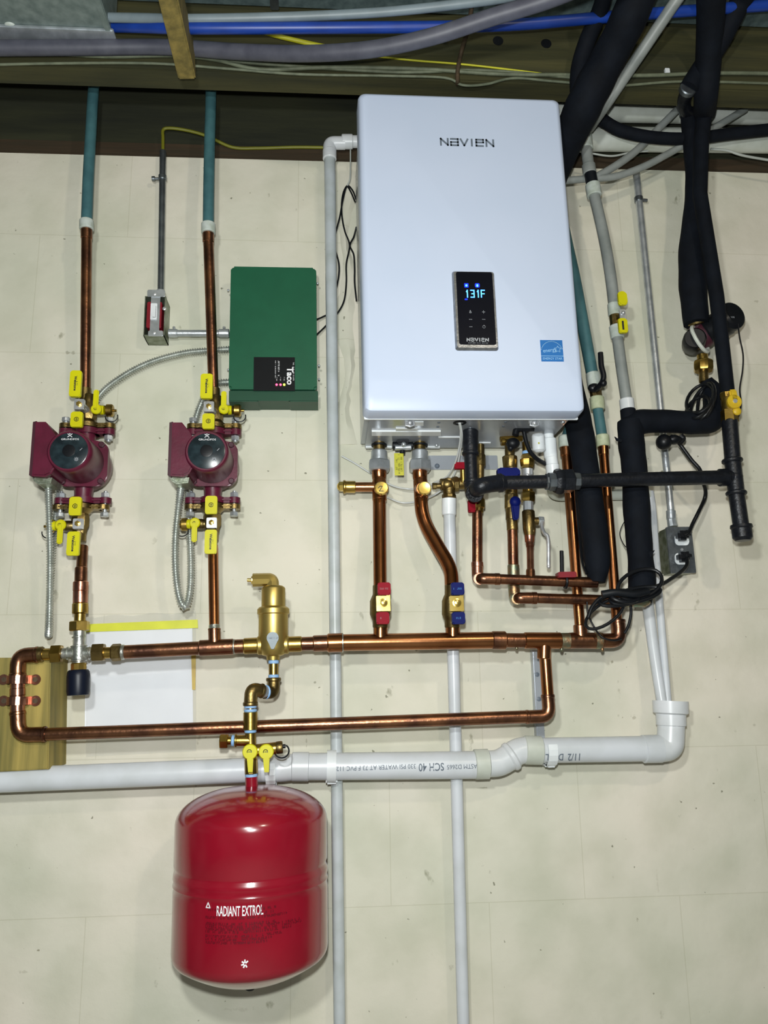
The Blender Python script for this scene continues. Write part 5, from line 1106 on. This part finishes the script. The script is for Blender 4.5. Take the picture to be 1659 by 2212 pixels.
for i, (cx, cy, rx, ry, ro) in enumerate(((1518, 870, 42, 20, -62), (1512, 862, 36, 24, -50), (1525, 866, 40, 16, -75), (1508, 880, 30, 18, -40))): T.add('loop', loop(cx, cy, rx, ry, ro, .135, 7, z=.035), 'cord')
T = Thing('cable_pair', 'pair of thin black cables running down beside the left teal topped copper pipe', 'cable', P(1262, 1240, .14))
T.add('cable', run([(1238, 1040, .10), (1244, 1090, .11), (1250, 1150, .12), (1257, 1210, .14), (1267, 1240, .16)], 5, soft=True), 'cord')
T.add('cable', run([(1241, 1040, .09), (1247, 1090, .10), (1253, 1150, .11), (1259, 1200, .13), (1272, 1236, .15)], 4, soft=True), 'cord')
line('thin_wire', 'thin black wire bowing out left of the right insulated pipe', 'wire', [(1350, 1125, .09), (1342, 1140, .09), (1339, 1155, .09), (1345, 1172, .10), (1352, 1182, .11)], 2, 'cord')
T = Thing('pipe_clamp', 'red clamp with black rod on the level hot water copper pipe', 'clamp', P(1222, 1255, .15))
b = B(); pc(b, (1213, 1190, .165), (1214, 1246, .17), 8.5, seg=14); T.add('rod', b, 'rubber', label='black rod')
b = B(); plate(b, 1206, 1235, 1246, 1247, .175, .022, .003, .002); T.add('clamp_head', b, 'red_switch')
b = B(); ring(b, P(1221, 1256, .155), V(1,-.03,0), .0142, .0028); b.bm.transform(Matrix.Identity(4)); T.add('tie', b, 'rubber')
# ================= light and camera =================
def lamp(name, kind, o, power, size, col, rot=None):
    L = bpy.data.lights.new(name, kind); L.energy = power; L.color = col; L.shadow_soft_size = size
    ob = bpy.data.objects.new(name, L); COL.objects.link(ob); ob.location = o; return ob
lamp('flash', 'POINT', (-.01, -D-.02, CZ+.10), FLASH*.62, .02, (.96, 1, .99))
lamp('work_light', 'POINT', (-.16, -D-.05, CZ+FLASH_UP), FLASH*.38, .04, (.98, 1, .97))
lamp('ceiling_bulb', 'POINT', (.75, -D-.5, CZ+1.15), BULB, .05, (1, .90, .74))
w = bpy.data.worlds.new('cellar'); SC.world = w; w.use_nodes = True
nt = w.node_tree; bg = nt.nodes['Background']; tcw = nt.nodes.new('ShaderNodeTexCoord'); nz = nt.nodes.new('ShaderNodeTexNoise'); nz.inputs['Scale'].default_value = 2.2
rp = nt.nodes.new('ShaderNodeValToRGB'); rp.color_ramp.elements[0].position = .38; rp.color_ramp.elements[0].color = (.10,.11,.11,1); rp.color_ramp.elements[1].position = .66; rp.color_ramp.elements[1].color = (.42,.44,.42,1)
nt.links.new(tcw.outputs['Generated'], nz.inputs['Vector']); nt.links.new(nz.outputs[0], rp.inputs[0]); nt.links.new(rp.outputs[0], bg.inputs['Color']); bg.inputs['Strength'].default_value = AMB
cam = bpy.data.cameras.new('camera'); co = bpy.data.objects.new('camera', cam); COL.objects.link(co)
cam.sensor_fit = 'HORIZONTAL'; cam.sensor_width = 36; cam.lens = 36*F/1659; cam.clip_start = .01
co.matrix_world = Matrix.Translation((0, -D, CZ)) @ RC.to_4x4(); SC.camera = co
SC.view_settings.view_transform = 'Standard'; SC.view_settings.look = 'None'; SC.view_settings.gamma = 1; SC.view_settings.use_curve_mapping = False; SC.view_settings.exposure = EXPO
